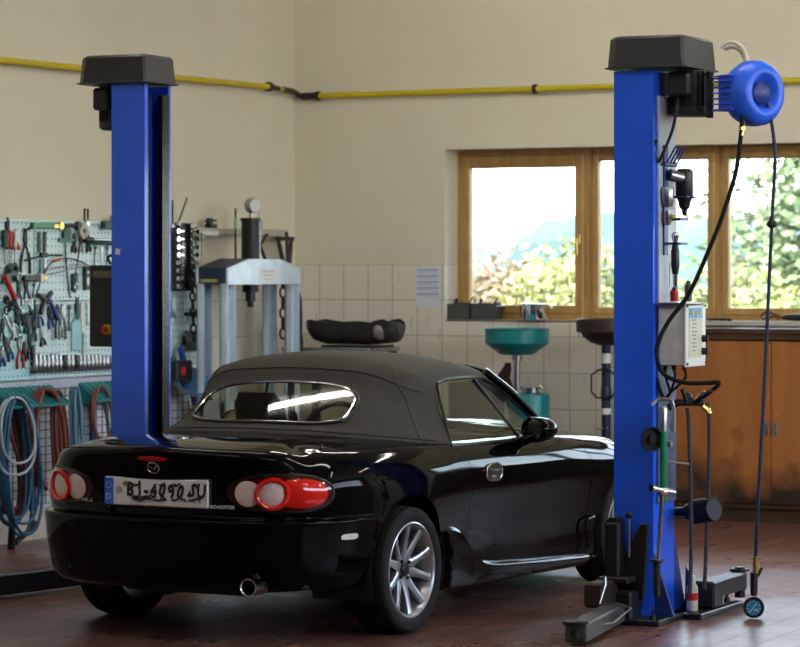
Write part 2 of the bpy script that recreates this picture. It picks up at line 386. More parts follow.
def pchip(x, Y, q):
    x = np.asarray(x, float); Y = np.asarray(Y, float); q = np.asarray(q, float)
    h = np.diff(x)[:, None]; d = np.diff(Y, axis=0) / h; s = np.zeros_like(Y)
    w1 = 2 * h[1:] + h[:-1]; w2 = h[1:] + 2 * h[:-1]
    with np.errstate(divide='ignore', invalid='ignore'):
        hm = (w1 + w2) / (w1 / d[:-1] + w2 / d[1:])
    s[1:-1] = np.where(d[:-1] * d[1:] > 0, hm, 0); s[0] = d[0]; s[-1] = d[-1]
    k = np.clip(np.searchsorted(x, q, side='right') - 1, 0, len(x) - 2)
    H = (x[k + 1] - x[k])[:, None]; t = ((q - x[k])[:, None]) / H
    return (2 * t**3 - 3 * t**2 + 1) * Y[k] + (t**3 - 2 * t**2 + t) * H * s[k] + (-2 * t**3 + 3 * t**2) * Y[k + 1] + (t**3 - t**2) * H * s[k + 1]
class CSpline:
    """natural cubic spline through rows"""
    def __init__(s, x, Y):
        x = np.asarray(x, float); Y = np.asarray(Y, float); n = len(x); h = np.diff(x)
        A = np.zeros((n, n)); B = np.zeros((n, Y.shape[1])); A[0, 0] = A[-1, -1] = 1
        for i in range(1, n - 1):
            A[i, i - 1] = h[i - 1]; A[i, i] = 2 * (h[i - 1] + h[i]); A[i, i + 1] = h[i]
            B[i] = 6 * ((Y[i + 1] - Y[i]) / h[i] - (Y[i] - Y[i - 1]) / h[i - 1])
        s.x, s.Y, s.m = x, Y, np.linalg.solve(A, B)
    def __call__(s, q):
        q = np.asarray(q, float); k = np.clip(np.searchsorted(s.x, q, side='right') - 1, 0, len(s.x) - 2)
        h = (s.x[k + 1] - s.x[k])[:, None]; a = (s.x[k + 1] - q)[:, None] / h; b = 1 - a
        return a * s.Y[k] + b * s.Y[k + 1] + ((a**3 - a) * s.m[k] + (b**3 - b) * s.m[k + 1]) * h * h / 6

# plan outline (right half) from tail centre round to nose centre
BO = np.array([(0, -.887), (.25, -.874), (.47, -.838), (.63, -.770), (.735, -.66), (.79, -.52), (.819, -.36), (.835, -.15), (.842, .08), (.838, .32), (.833, .6), (.835, .95), (.838, 1.3), (.841, 1.65), (.845, 2.0), (.843, 2.3), (.825, 2.6), (.76, 2.86), (.6, 3.0), (.33, 3.08), (0, 3.1)], float)
NS = len(BO)
Tn = np.zeros_like(BO)
for k in range(NS):
    a = BO[k - 1] if k > 0 else BO[1] * [-1, 1]; c = BO[k + 1] if k < NS - 1 else BO[k - 1] * [-1, 1]
    t = (c - a) / np.linalg.norm(c - a); Tn[k] = (-t[1], t[0])          # inward
PR = {
 0: [(.30, .215), (.10, .235), (.040, .30), (.012, .42), (.0, .545), (.05, .568), (.057, .60), (.05, .69), (.03, .775), (.0, .846), (.022, .868), (.12, .884)],
 2: [(.30, .22), (.09, .24), (.038, .305), (.012, .42), (.0, .545), (.045, .568), (.05, .60), (.045, .69), (.03, .765), (.02, .822), (.045, .852), (.14, .872)],
 4: [(.22, .235), (.07, .25), (.032, .31), (.011, .42), (.0, .545), (.028, .567), (.03, .60), (.034, .68), (.052, .75), (.085, .80), (.125, .828), (.20, .85)],
 6: [(.20, .235), (.055, .245), (.030, .30), (.012, .42), (0, .54), (.010, .566), (.012, .60), (.016, .68), (.036, .755), (.072, .808), (.115, .838), (.19, .858)],
 8: [(.20, .15), (.05, .16), (.022, .24), (.014, .38), (.004, .50), (.001, .56), (0, .62), (.008, .70), (.03, .768), (.066, .818), (.108, .845), (.18, .862)],
 10: [(.22, .14), (.085, .15), (.062, .2), (.060, .30), (.043, .42), (.021, .53), (.004, .62), (.002, .69), (.012, .745), (.04, .80), (.066, .826), (.12, .838)],
 13: [(.22, .14), (.085, .145), (.062, .2), (.062, .30), (.045, .42), (.022, .53), (.002, .62), (.004, .68), (.018, .735), (.05, .785), (.078, .808), (.15, .822)],
 15: [(.20, .16), (.05, .17), (.03, .25), (.024, .34), (.012, .44), (.004, .53), (0, .60), (.01, .66), (.04, .715), (.09, .757), (.15, .777), (.26, .79)],
 17: [(.2, .18), (.06, .19), (.02, .26), (.004, .35), (0, .44), (.01, .51), (.03, .56), (.06, .605), (.11, .645), (.17, .68), (.24, .705), (.34, .725)],
 20: [(.2, .18), (.07, .19), (.02, .26), (0, .35), (0, .43), (.015, .50), (.04, .545), (.09, .59), (.16, .625), (.25, .655), (.35, .68), (.5, .70)]}
ks = sorted(PR); NJ = 12
PRF = np.zeros((NS, NJ, 2))
for i in range(NS):
    a = max(k for k in ks if k <= i); c = min(k for k in ks if k >= i); t = 0 if a == c else (i - a) / (c - a)
    PRF[i] = np.array(PR[a]) * (1 - t) + np.array(PR[c]) * t
NET = np.zeros((NS, NJ, 3))
for i in range(NS):
    NET[i, :, :2] = BO[i] + Tn[i] * PRF[i, :, :1]; NET[i, :, 2] = PRF[i, :, 1]
NET[0, :, 0] = 0; NET[-1, :, 0] = 0
CH = np.concatenate([[0], np.cumsum(np.linalg.norm(np.diff(BO, axis=0), axis=1))])      # chord parameter
mir = np.array([-1, 1, 1])
def row_splines(jq):
    out = []
    rows = np.stack([pchip(np.arange(NJ), NET[i], jq) for i in range(NS)])         # NS x nj x 3
    xs = np.concatenate([-CH[3:0:-1], CH, 2 * CH[-1] - CH[-2:-5:-1]])
    for j in range(len(jq)):
        r = rows[:, j]; out.append(CSpline(xs, np.concatenate([r[3:0:-1] * mir, r, r[-2:-5:-1] * mir])))
    return out
JD = np.arange(0, NJ - 1 + 1e-6, .0625); RSD = row_splines(JD)
def S(c, j):
    """point of the body skin at chord c, profile height j"""
    k = min(int(j / .0625), len(JD) - 2); t = j / .0625 - k
    return RSD[k]([c])[0] * (1 - t) + RSD[k + 1]([c])[0] * t
def c_at_y(y):     # chord on the flank where the outline passes y
    return np.interp(y, BO[4:17, 1], CH[4:17])
def j_at_z(c, z, lo=4.9, hi=10.):
    for _ in range(30):
        m = (lo + hi) / 2
        if S(c, m)[2] < z: lo = m
        else: hi = m
    return (lo + hi) / 2
def Sn(c, j, off=0.):
    p = S(c, j); u = S(c + .01, j) - S(c - .01, j); v = S(c, min(j + .08, NJ - 1)) - S(c, j - .08)
    n = np.cross(u, v); n /= np.linalg.norm(n)
    return p + n * off, n
def Sz(c, z, off=0.): return Sn(c, j_at_z(c, z), off)[0]

car = thing('car', 'black soft-top two-seat roadster parked between the two blue lift posts', 'car', (-6.4475, 11.9577, 0), R(-3.5))
def flank_gap(y, z):
    """door shut lines lean and curve with height"""
    a = np.interp(z, [.15, .3, .37, .54, .69, .76, .83], [.16, .07, .025, -.005, .0, -.035, -.10])
    f = np.interp(z, [.15, .3, .37, .54, .69, .76, .82], [-.06, -.03, -.01, 0, 0, -.07, -.30])
    return a * np.interp(y, [.25, .6, 1.2], [0, 1, 0]) + f * np.interp(y, [1.25, 1.9, 2.5], [0, 1, 0])
def body_panels():
    YD0, YD1 = .60, 1.90; g = .0028
    c0, c1 = c_at_y(YD0), c_at_y(YD1)
    base = np.arange(0, CH[-1] + 1e-6, .014)
    base = [c for c in base if all(abs(c - q) > .010 for q in (c0, c1))] + [q + s * d for q in (c0, c1) for s in (-1, 1) for d in (g, g + .006)]
    cs = np.array(sorted(base)); 
    jq = np.array(sorted(set(np.round(np.concatenate([np.arange(0, NJ - 1 + 1e-6, .125), np.arange(4, 6, .0625)]), 4))))
    rs = row_splines(jq)
    yb = np.interp(cs, CH, BO[:, 1]); flank = (cs > CH[5]) & (cs < CH[16])
    G = np.zeros((len(cs), len(jq), 3))
    for j in range(len(jq)):
        p = rs[j](cs); d = np.where(flank, flank_gap(yb, p[:, 2]), 0.)
        G[:, j] = rs[j](cs + d)
    # wheel arches: snap the grid to circles in side view
    A = [(0., .292, .338), (2.36, .292, .328)]
    inside = np.zeros(G.shape[:2], bool)
    for (ay, az, ar) in A:
        dy = G[..., 1] - ay; dz = G[..., 2] - az; rr = np.hypot(dy, dz) + 1e-9; fl = (G[..., 0] > .6)
        near = fl & (abs(rr - ar) < .0085)
        for q, (n_, o_) in enumerate(((dy, ay), (dz, az))):
            G[..., 1 + q] = np.where(near, o_ + n_ / rr * ar, G[..., 1 + q])
        inside |= fl & (rr < ar - .0005) & ~near
    ncol, nrow = len(cs), len(jq)
    jsk = 2.5
    def cell(i, j):
        if inside[i, j] or inside[i + 1, j] or inside[i, j + 1] or inside[i + 1, j + 1]: return None
        cm = (cs[i] + cs[i + 1]) / 2; jm = (jq[j] + jq[j + 1]) / 2
        if abs(cm - c0) < g or abs(cm - c1) < g: return None if jm > jsk else 'body'
        if c0 < cm < c1 and jm > jsk: return 'door'
        if cm < c_at_y(0.) and jm < 5.0: return 'bumper'
        return 'body'
    parts = {}
    for i in range(ncol - 1):
        for j in range(nrow - 1):
            k = cell(i, j)
            if k: parts.setdefault(k, []).append((i, j))
    def emit(cells, sides, nm, parent):
        b = MB()
        for sgn in sides:
            idx = {}; vs = []; fs = []
            for i, j in cells:
                q = []
                for a, c in ((i, j), (i + 1, j), (i + 1, j + 1), (i, j + 1)):
                    if (a, c) not in idx: idx[(a, c)] = len(vs); p = G[a, c]; vs.append((p[0] * sgn, p[1], p[2]))
                    q.append(idx[(a, c)])
                fs.append(q if sgn > 0 else q[::-1])
            # turned-in flange along open edges (not along the centre line)
            cnt = {}
            for f in fs:
                for a, c in zip(f, f[1:] + f[:1]): cnt.setdefault((min(a, c), max(a, c)), []).append((a, c))
            rim = [e[0] for e in cnt.values() if len(e) == 1 and not (abs(vs[e[0][0]][0]) < 1e-4 and abs(vs[e[0][1]][0]) < 1e-4)]
            inn = {}
            for e in rim:
                for a in e:
                    if a not in inn: inn[a] = len(vs); p = vs[a]; k = .03; vs.append((p[0] - sgn * k * min(1, abs(p[0]) / .4), p[1] + (.03 if p[1] < -.5 else 0), p[2] - .002))
            fs += [(c, a, inn[a], inn[c]) for a, c in rim]
            b.add(vs, fs)
        o = b.build(nm, 'paint', parent, angle=50)
        return o
    return parts, emit
_parts, _emit = body_panels()
_emit(_parts['body'], (1, -1), 'body', car)
_emit(_parts['bumper'], (1, -1), 'rear_bumper', car)
door_r = _emit(_parts['door'], (1,), 'door', car); door_l = _emit(_parts['door'], (-1,), 'door', car)

# boot lid and bonnet close the body off on top
def hermite(p0, t0, p1, t1, n):
    out = []
    for k in range(n + 1):
        t = k / n; out.append(p0 * (2 * t**3 - 3 * t**2 + 1) + t0 * (t**3 - 2 * t**2 + t) + p1 * (-2 * t**3 + 3 * t**2) + t1 * (t**3 - t**2))
    return out
def deck(cl, close, nm, n=24):
    rows = []
    for k, c in enumerate(cl):
        p0 = S(c, NJ - 1); d = p0 - S(c, NJ - 1.3); p1 = np.array(close(k / (len(cl) - 1), p0), float); L = np.linalg.norm(p1 - p0)
        d /= np.linalg.norm(d); e = (p1 - p0) / max(L, 1e-6)
        rows.append(hermite(p0, d * L * .9, p1, e * L * .9, n))
    b = MB(); b.grid([[tuple(p) for p in r] for r in rows]); b.grid([[(-p[0], p[1], p[2]) for p in r] for r in rows[::-1]])
    return b.build(nm, 'paint', car, angle=60)
q_end = c_at_y(.36)
def close_rear(t, p0):
    c = np.array([(0, .03, .888), (.2, .03, .887), (.42, .06, .882), (.56, .16, .872), tuple(S(q_end, NJ - 1))])
    return pchip([0, .3, .55, .8, 1], c, [t])[0]
deck(np.linspace(0, q_end, 70), close_rear, 'boot_lid')
h_beg = c_at_y(1.62)
def close_front(t, p0):
    c = np.array([tuple(S(h_beg, NJ - 1)), (.45, 1.66, .85), (0, 1.72, .875), (0, 2.5, .835), (0, 2.62, .82)])
    return pchip([0, .18, .4, .9, 1], c, [t])[0]
deck(np.linspace(h_beg, CH[-1], 80), close_front, 'bonnet')

# dark tub under the skin: blocks light through the gaps and carries the cabin
b = MB()
b.box((0, .98, .20), (1.36, 1.3, .08)); b.box((0, .30, .5), (1.3, .05, .66)); b.box((0, 1.66, .52), (1.40, .05, .62)); b.box((0, 1.58, .74), (1.36, .28, .15), .03)
for s in (-1, 1): b.box((s * .715, .98, .47), (.05, 1.36, .62), .01)
b.box((0, 1.1, .3), (.22, 1.0, .2), .03); b.box((0, .17, .62), (1.3, .3, .42), .03); b.box((0, -.35, .40), (1.1, .9, .28), .05); b.box((0, 2.3, .42), (1.04, 1.2, .4), .05)
b.build('cabin_tub', 'dash', car)
for yy in (0, 2.36):
    for s in (-1, 1):
        b = MB()
        pr = [(yy + .345 * math.cos(a), .292 + .345 * math.sin(a)) for a in np.linspace(-.35, PI + .35, 26)]
        vs = [(s * .815, p[0], p[1]) for p in pr] + [(s * .50, p[0], p[1]) for p in pr]; n = len(pr)
        b.add(vs, [(k, k + 1, n + k + 1, n + k) for k in range(n - 1)] + [tuple(range(n, 2 * n))])
        b.build('wheel_well', 'dash', car)
b = MB(); b.box((0, -.40, .27), (1.35, .55, .04), .01); b.cyl((-.3, -.6, .3), (.3, -.6, .3), .1); b.cyl((-.6, 0, .29), (.6, 0, .29), .05); b.build('underbody', 'dash', car)

# shut lines and creases that show as fine dark lines
def line(pts, r=.0022): b.tube(pts, r, 6)
for s in (1, -1):
    b = MB(); mx = lambda p: (p[0] * s, p[1], p[2])
    line([mx(Sz(c, z)) for c, z in [(.315, .86), (.315, .80), (.31, .74), (.305, .66), (.30, .615), (.27, .592)]] if s < 0 else [mx(Sz(c, z)) for c, z in [(.315, .86), (.31, .75), (.305, .66), (.30, .60)]])
    line([mx(Sn(c, 9.9)[0]) for c in np.linspace(.33, .62, 12)] + [mx(Sn(c, j)[0]) for c, j in zip(np.linspace(.66, c_at_y(-.05), 14), np.linspace(10.2, 11, 14))])
    line([mx(Sn(c, 5.05, .001)[0]) for c in np.linspace(.95, c_at_y(-.34), 14)], .0028)
    b.build('shut_line', 'gap', car)

# side skirts
def skirt(s):
    b = MB(); ys = np.array([.296, .338, .41, .50, .58, .66, .76, .88, 1.1, 1.4, 1.7, 1.9, 1.98, 2.0])
    zt = np.array([.452, .453, .448, .425, .372, .305, .262, .245, .232, .216, .202, .192, .188, .186])
    zb = np.array([.452, .30, .165, .158, .154, .152, .15, .148, .146, .143, .14, .137, .135, .134])
    o = np.array([.004, .008, .012, .018, .024, .030, .036, .040, .042, .042, .04, .034, .02, .0])
    yq = np.linspace(.296, 2.0, 90); Z = pchip(ys, np.stack([zt, zb, o], 1), yq)
    rows = []
    for y, (t, bt, of) in zip(yq, Z):
        h = t - bt; X = .803 - .022 * min(max((y - .42) / .3, 0), 1)
        prof = [(X - .02, t + .012), (X + of * .55, t + .006), (X + of * .95, t - .004), (X + of + .004, t - .018 * min(1, h / .06)), (X + of, t - h * .45), (X + of * .6, t - h * .75), (X + of * .1 - .005, bt), (X - .08, bt)]
        prof = pchip(range(8), np.array(prof), np.linspace(0, 7, 22))
        rows.append([(s * p[0], y, p[1]) for p in prof])
    b.grid(rows if s < 0 else rows[::-1]); return b.build('side_skirt', 'paint', car, angle=70, recalc=False)
skirt(1); skirt(-1)
for s in (1, -1):       # raised sill corner in front of the door
    b = MB(); b.tube([(s * .822, y, z) for y, z in smooth([(1.985, 0, .2), (2.0, 0, .25), (1.965, 0, .30), (1.91, 0, .345), (1.90, 0, .372), (1.99, 0, .385)], 5) for y, z in [(y, z)]] if False else [(s * .818, p.x, p.z) for p in smooth([(1.86, 0, .205), (1.885, 0, .24), (1.872, 0, .30), (1.868, 0, .355), (1.90, 0, .378), (1.965, 0, .384)], 5)], .007, 8)
    b.build('arch_lip', 'paint', car)

# ------------------------------------------------------------------ soft top
ST = np.array([
 [(0, 1.42, 1.178), (.25, 1.41, 1.170), (.42, 1.37, 1.152), (.50, 1.33, 1.138), (.545, 1.30, 1.122), (.562, 1.285, 1.112)],
 [(0, 1.30, 1.213), (.25, 1.29, 1.203), (.42, 1.26, 1.18), (.50, 1.235, 1.16), (.55, 1.215, 1.138), (.57, 1.205, 1.122)],
 [(0, 1.05, 1.243), (.25, 1.04, 1.231), (.42, 1.03, 1.204), (.505, 1.02, 1.176), (.56, 1.01, 1.148), (.582, 1.0, 1.128)],
 [(0, .75, 1.256), (.25, .745, 1.244), (.42, .74, 1.214), (.51, .735, 1.183), (.57, .74, 1.150), (.594, .76, 1.126)],
 [(0, .50, 1.246), (.25, .50, 1.234), (.42, .50, 1.206), (.515, .505, 1.174), (.575, .56, 1.140), (.607, .645, 1.108)],
 [(0, .365, 1.192), (.25, .37, 1.182), (.42, .378, 1.160), (.518, .415, 1.12), (.585, .50, 1.085), (.628, .612, 1.062)],
 [(0, .305, 1.122), (.25, .31, 1.113), (.425, .316, 1.090), (.525, .372, 1.05), (.605, .465, 1.01), (.66, .58, .985)],
 [(0, .195, 1.040), (.25, .20, 1.032), (.435, .207, 1.012), (.55, .295, .975), (.65, .42, .93), (.705, .55, .92)],
 [(0, .07, .948), (.25, .075, .943), (.45, .087, .932), (.572, .20, .905), (.68, .355, .875), (.745, .515, .86)],
 [(0, -.05, .893), (.25, -.045, .891), (.46, -.03, .884), (.59, .09, .872), (.698, .29, .852), (.765, .498, .828)],
 [(0, -.06, .86), (.25, -.055, .86), (.465, -.015, .85), (.595, .085, .84), (.70, .29, .82), (.768, .50, .80)]], float)
STU = [0, .25, .44, .56, .68, .76]
def st_surface(uq, vq):
    """uq signed across, vq rows"""
    rows = np.stack([pchip(np.arange(len(ST)), ST[:, k], vq) for k in range(6)], 1)
    out = np.zeros((len(vq), len(uq), 3)); xs = np.array([-u for u in STU[:0:-1]] + STU)
    for r in range(len(vq)):
        full = np.concatenate([rows[r][:0:-1] * mir, rows[r]]); out[r] = CSpline(xs, full)(uq)
    return out
def st_pt(u, v): return st_surface(np.array([u]), np.array([v]))[0, 0]
WU, WV0, WV1 = .432, 6.10, 8.22          # rear screen: half width, top and bottom rows
def win_rv(u, v):
    vc, vh = (WV0 + WV1) / 2, (WV1 - WV0) / 2
    return (abs(u / WU) ** 4.2 + abs((v - vc) / vh) ** 3.2)
def win_edge(n=96, k=1.):
    vc, vh = (WV0 + WV1) / 2, (WV1 - WV0) / 2; out = []
    for q in range(n):
        a = 2 * PI * q / n; c, s_ = math.cos(a), math.sin(a)
        out.append((k * WU * math.copysign(abs(c) ** (2 / 4.2), c), vc + k * vh * math.copysign(abs(s_) ** (2 / 3.2), s_)))
    return out
uq = np.linspace(-.76, .76, 111); vq = np.linspace(0, 10, 161)
G = st_surface(uq, vq)
ins = np.zeros((161, 111), bool)
for r in range(161):
    for c in range(111):
        if 6 < vq[r] < 9:
            w = win_rv(uq[c], vq[r])
            if w < 1: ins[r, c] = True
b = MB(); idx = {}; vs = []; fs = []
for r in range(160):
    for c in range(110):
        if ins[r, c] and ins[r + 1, c] and ins[r, c + 1] and ins[r + 1, c + 1]: continue
        f = []
        for rr, cc in ((r, c), (r, c + 1), (r + 1, c + 1), (r + 1, c)):
            if (rr, cc) not in idx:
                idx[(rr, cc)] = len(vs); p = G[rr, cc]
                if ins[rr, cc]:      # pull the edge out to the opening
                    vc = (WV0 + WV1) / 2; w = win_rv(uq[cc], vq[rr]); k = w ** (-1 / 3.4)
                    p = st_pt(uq[cc] * min(k, 1.25), vc + (vq[rr] - vc) * min(k, 1.25))
                vs.append(tuple(p))
            f.append(idx[(rr, cc)])
        fs.append(f)
b.add(vs, fs); top = b.build('soft_top', 'softtop', car, angle=60)
b = MB()
b.tube([st_pt(u, v) + np.array([0, -.004, .004]) for u, v in win_edge()], .0075, 8, True); b.build('screen_gasket', 'trimblack', top)
b = MB(); b.tube([st_pt(u, v) + np.array([0, -.008, .008]) for u, v in win_edge(k=.968)], .004, 6, True); b.build('screen_trim', 'chrome', top, label='thin bright trim ring')
b = MB(); vc, vh = (WV0 + WV1) / 2, (WV1 - WV0) / 2; rows = []
for u in WU * np.sin(np.linspace(-PI / 2, PI / 2, 61)):
    d = vh * max(1 - abs(u / WU) ** 4.2, 0) ** (1 / 3.2); A_, B_ = st_pt(u, vc - d), st_pt(u, vc + d); row = [A_ + (B_ - A_) * k / 10 for k in range(11)]; rows.append([(p[0], .058 + (p[2] - .935) / .755 + .085 * p[0] ** 2, p[2]) for p in row])
b.grid(rows); b.build('rear_screen', 'backglass', top, angle=180)
# seams sewn into the canvas
b = MB(); off = np.array([0, -.001, .002])
for s in (1, -1):
    b.tube([st_pt(s * u, v) + off for u, v in zip(np.linspace(.53, .53, 30), np.linspace(6.1, 9.1, 30))], .0028, 5)
    b.tube([st_pt(s * u, v) + off for u, v in zip(np.interp(np.linspace(0, 1, 40), [0, .35, 1], [.50, .63, .70]), np.linspace(4.2, 9.1, 40))], .0028, 5)
b.tube([st_pt(u, 5.15) + off for u in np.linspace(-.70, .70, 60)], .003, 5)
b.tube([st_pt(u, 8.65) + off for u in np.linspace(-.74, .74, 60)], .0028, 5)
b.build('seam', 'trimblack', top)

# ------------------------------------------------------------------ windscreen, side glass
def quad_patch(b, P00, P10, P11, P01, n=12, bow=(0, 0, 0)):
    P00, P10, P11, P01 = map(Vector, (P00, P10, P11, P01)); bw = Vector(bow); rows = []
    for i in range(n + 1):
        v = i / n; rows.append([tuple(P00.lerp(P10, u / n).lerp(P01.lerp(P11, u / n), v) + bw * (4 * (u / n) * (1 - u / n))) for u in range(n + 1)])
    b.grid(rows)
b = MB(); quad_patch(b, (-.70, 1.56, .84), (.70, 1.56, .84), (.55, 1.30, 1.115), (-.55, 1.30, 1.115), 14, (0, .14, .02)); wind = b.build('windscreen', 'autoglass', car, angle=180)
b = MB()
for s in (1, -1): b.tube(smooth([(s * .745, 1.60, .80), (s * .715, 1.50, .905), (s * .64, 1.37, 1.04), (s * .575, 1.27, 1.125), (s * .52, 1.335, 1.142)], 6), [.027] * 6 + [.02] * 18 + [.018], 10)
b.tube(smooth([(-.54, 1.31, 1.135), (-.3, 1.40, 1.165), (0, 1.43, 1.172), (.3, 1.40, 1.165), (.54, 1.31, 1.135)], 6), .018, 8)
b.build('windscreen_frame', 'paint', car, angle=60)
for s in (1, -1):
    b = MB(); b.tube([(s * .600, .655, 1.108), (s * .588, .76, 1.122), (s * .575, 1.0, 1.125), (s * .562, 1.20, 1.118), (s * .60, 1.31, 1.068), (s * .672, 1.43, .955), (s * .72, 1.505, .87)], .010, 8)
    b.build('window_seal', 'trimblack', car)
def side_glass(s, parent):
    b = MB()
    rows = []
    for k in range(13):
        t = k / 12; z = .815 + t * .305
        x = .765 - .175 * t ** 1.1; y0 = .505 + .145 * t; y1 = 1.235 - .17 * t
        rows.append([(s * (x - .01 * (q / 10)), y0 + (y1 - y0) * q / 10, z) for q in range(11)])
    b.grid(rows); g = b.build('door_glass', 'autoglass', parent, angle=180)
    b = MB(); rows = []
    for k in range(9):
        t = k / 8; z = .815 + t * .29; x = .755 - .165 * t ** 1.1
        y0 = 1.25 - .17 * t; y1 = max(1.50 - .40 * t, y0 + .005)
        rows.append([(s * x, y0 + (y1 - y0) * q / 5, z) for q in range(6)])
    b.grid(rows); b.build('quarter_glass', 'autoglass', parent, angle=180)
    b = MB(); b.tube([(s * .762, 1.243, .812), (s * .67, 1.155, .97), (s * .588, 1.07, 1.115)], .009, 8); b.tube([(s * .768, .50, .818), (s * .700, .56, .94), (s * .652, .60, 1.03), (s * .610, .65, 1.105)], .008, 8)
    b.tube([(s * .772, .49, .822), (s * .775, .9, .822), (s * .772, 1.25, .818), (s * .76, 1.52, .815)], .008, 8); b.build('glass_channel', 'trimblack', parent)
side_glass(1, door_r); side_glass(-1, door_l)

def mirror_part(s, parent):
    b = MB()
    # bullet shaped housing, rounded forward, flat glass to the rear
    prof = [(0, .11), (.03, .105), (.055, .085), (.072, .05), (.078, 0), (.078, -.03), (.074, -.036), (.068, -.03), (.066, -.01), (0, -.008)]
    vs0 = len(b.v); b.T = Matrix.Translation((s * .868, 1.20, .868)) @ Matrix.Rotation(s * R(-24), 4, 'Z') @ Matrix.Diagonal((1.12, 1, .86, 1)); b.lathe([(r * .93, h) for r, h in prof], (0, 0, 0), (0, 1, 0), 28); b.T = None
    b.tube([(s * .755, 1.17, .800), (s * .80, 1.18, .812), (s * .85, 1.21, .835)], [.03, .026, .024], 10); b.box((s * .752, 1.42, .83), (.03, .17, .06), .012)
    return b.build('door_mirror', 'paint', parent, angle=40)
mr = mirror_part(1, door_r); ml = mirror_part(-1, door_l)
for s, p in ((1, mr), (-1, ml)):
    b = MB(); b.T = Matrix.Translation((s * .868, 1.20, .868)) @ Matrix.Rotation(s * R(-24), 4, 'Z') @ Matrix.Diagonal((1.12, 1, .86, 1)); b.lathe([(0, -.013), (.064, -.013), (.064, -.017), (0, -.017)], (0, 0, 0), (0, 1, 0), 28); b.build('mirror_glass', 'chrome', p)
for s, d in ((1, door_r), (-1, door_l)):
    ch = c_at_y(.82); P, n = Sn(ch, j_at_z(ch, .684), 0); X = P[0]
    b = MB(); rr = []
    for q in range(28):
        a = 2 * PI * q / 28; rr.append((s * (X + .004),   .81 + .082 * math.copysign(abs(math.cos(a)) ** .7, math.cos(a)), .684 + .041 * math.copysign(abs(math.sin(a)) ** .75, math.sin(a))))
    b.tube(rr, .005, 6, True); b.box((s * (X + .007), .815, .702), (.016, .12, .022), .006); b.box((s * (X + .004), .81, .665), (.012, .05, .012), .004)
    h = b.build('door_handle', 'chrome', d, label='chrome ringed handle')
    b = MB(); b.add([(p[0] - s * .003, p[1], p[2]) for p in rr], [tuple(range(28))[::-1 if s < 0 else 1]]); b.build('handle_recess', 'trimblack', h)

# ------------------------------------------------------------------ lamps, plate, badges
def lamp_patch(b, cu, zu, ru, rz, off, bulge, s, p=2.5, n=56, rings=8):
    vs = []
    for k in range(rings):
        q = 1 - k / rings
        for i in range(n):
            a = 2 * PI * i / n; c, sn = math.cos(a), math.sin(a)
            cc = cu + ru * q * math.copysign(abs(c) ** (2 / p), c); zz = zu + rz * q * math.copysign(abs(sn) ** (2 / p), sn)
            pt = Sz(cc, zz, off + bulge * (1 - q ** 3)); vs.append((pt[0] * s, pt[1], pt[2]))
    pt = Sz(cu, zu, off + bulge); vs.append((pt[0] * s, pt[1], pt[2]))
    fs = [(k * n + i, k * n + (i + 1) % n, (k + 1) * n + (i + 1) % n, (k + 1) * n + i) for k in range(rings - 1) for i in range(n)] + [((rings - 1) * n + i, (rings - 1) * n + (i + 1) % n, rings * n) for i in range(n)]
    b.add(vs, fs if s > 0 else [f[::-1] for f in fs])
def lamp_ring(b, cu, zu, ru, rz, off, r, s, p=2.5, n=56):
    pts = []
    for i in range(n):
        a = 2 * PI * i / n; c, sn = math.cos(a), math.sin(a)
        q = Sz(cu + ru * math.copysign(abs(c) ** (2 / p), c), zu + rz * math.copysign(abs(sn) ** (2 / p), sn), off); pts.append((q[0] * s, q[1], q[2]))
    b.tube(pts, r, 6, True)
LC, LZ, LRU, LRZ = .630, .675, .262, .082
CA, CB = .468, .585
for s in (1, -1):
    b = MB(); lamp_patch(b, LC, LZ, LRU, LRZ, .002, .010, s, 2.3); tl = b.build('tail_lamp', 'lensdark', car, angle=80)
    b = MB(); lamp_ring(b, LC, LZ, LRU, LRZ, .002, .006, s, 2.3); b.build('lamp_bezel', 'trimblack', tl)
    b = MB(); lamp_patch(b, .715, LZ, .140, .062, .010, .010, s, 2.2); b.build('red_lens', 'lensred', tl)
    b = MB(); lamp_patch(b, CA, LZ, .063, .058, .011, .006, s, 2.0); b.build('reversing_lens', 'lensclear', tl, label='clear round lens')
    b = MB(); lamp_ring(b, CB, LZ, .072, .063, .018, .0115, s, 2.0); b.build('lens_ring', 'lensred', tl)
    b = MB(); lamp_patch(b, CB, LZ, .060, .052, .016, .008, s, 2.0); b.build('indicator_lens', 'lensclear', tl, label='clear round lens inside a red ring')
    b = MB()   # small clear side repeater
    cc = c_at_y(-.50); pt = []
    lamp_patch(b, cc, .478, .046, .0145, .002, .004, s, 3.5, 32, 4) if False else None
    q = [];
    for i in range(32):
        a = 2 * PI * i / 32; c_, s_ = math.cos(a), math.sin(a)
        ch = cc + .055 * math.copysign(abs(c_) ** .6, c_); zz = .478 + .0135 * math.copysign(abs(s_) ** .6, s_)
        P, n = Sn(ch, j_at_z(ch, zz, 2, 5), .004); q.append((P[0] * s, P[1], P[2]))
    P, n = Sn(cc, j_at_z(cc, .478, 2, 5), .008); q.append((P[0] * s, P[1], P[2]))
    b.add(q, [((i, (i + 1) % 32, 32) if s > 0 else ((i + 1) % 32, i, 32)) for i in range(32)])
    b.build('side_marker', 'white', car, angle=60, label='small clear side marker')
b = MB(); q = []
for i in range(32):
    a = 2 * PI * i / 32; c_, s_ = math.cos(a), math.sin(a); P = Sz(.003 + .08 * c_, .818 + .011 * math.copysign(abs(s_) ** .8, s_), .003); q.append(tuple(P))
q.append(tuple(Sz(.003, .818, .008))); b.add(q, [(i, (i + 1) % 32, 32) for i in range(32)]); b.build('high_brake_lamp', 'lensred', car, angle=60)
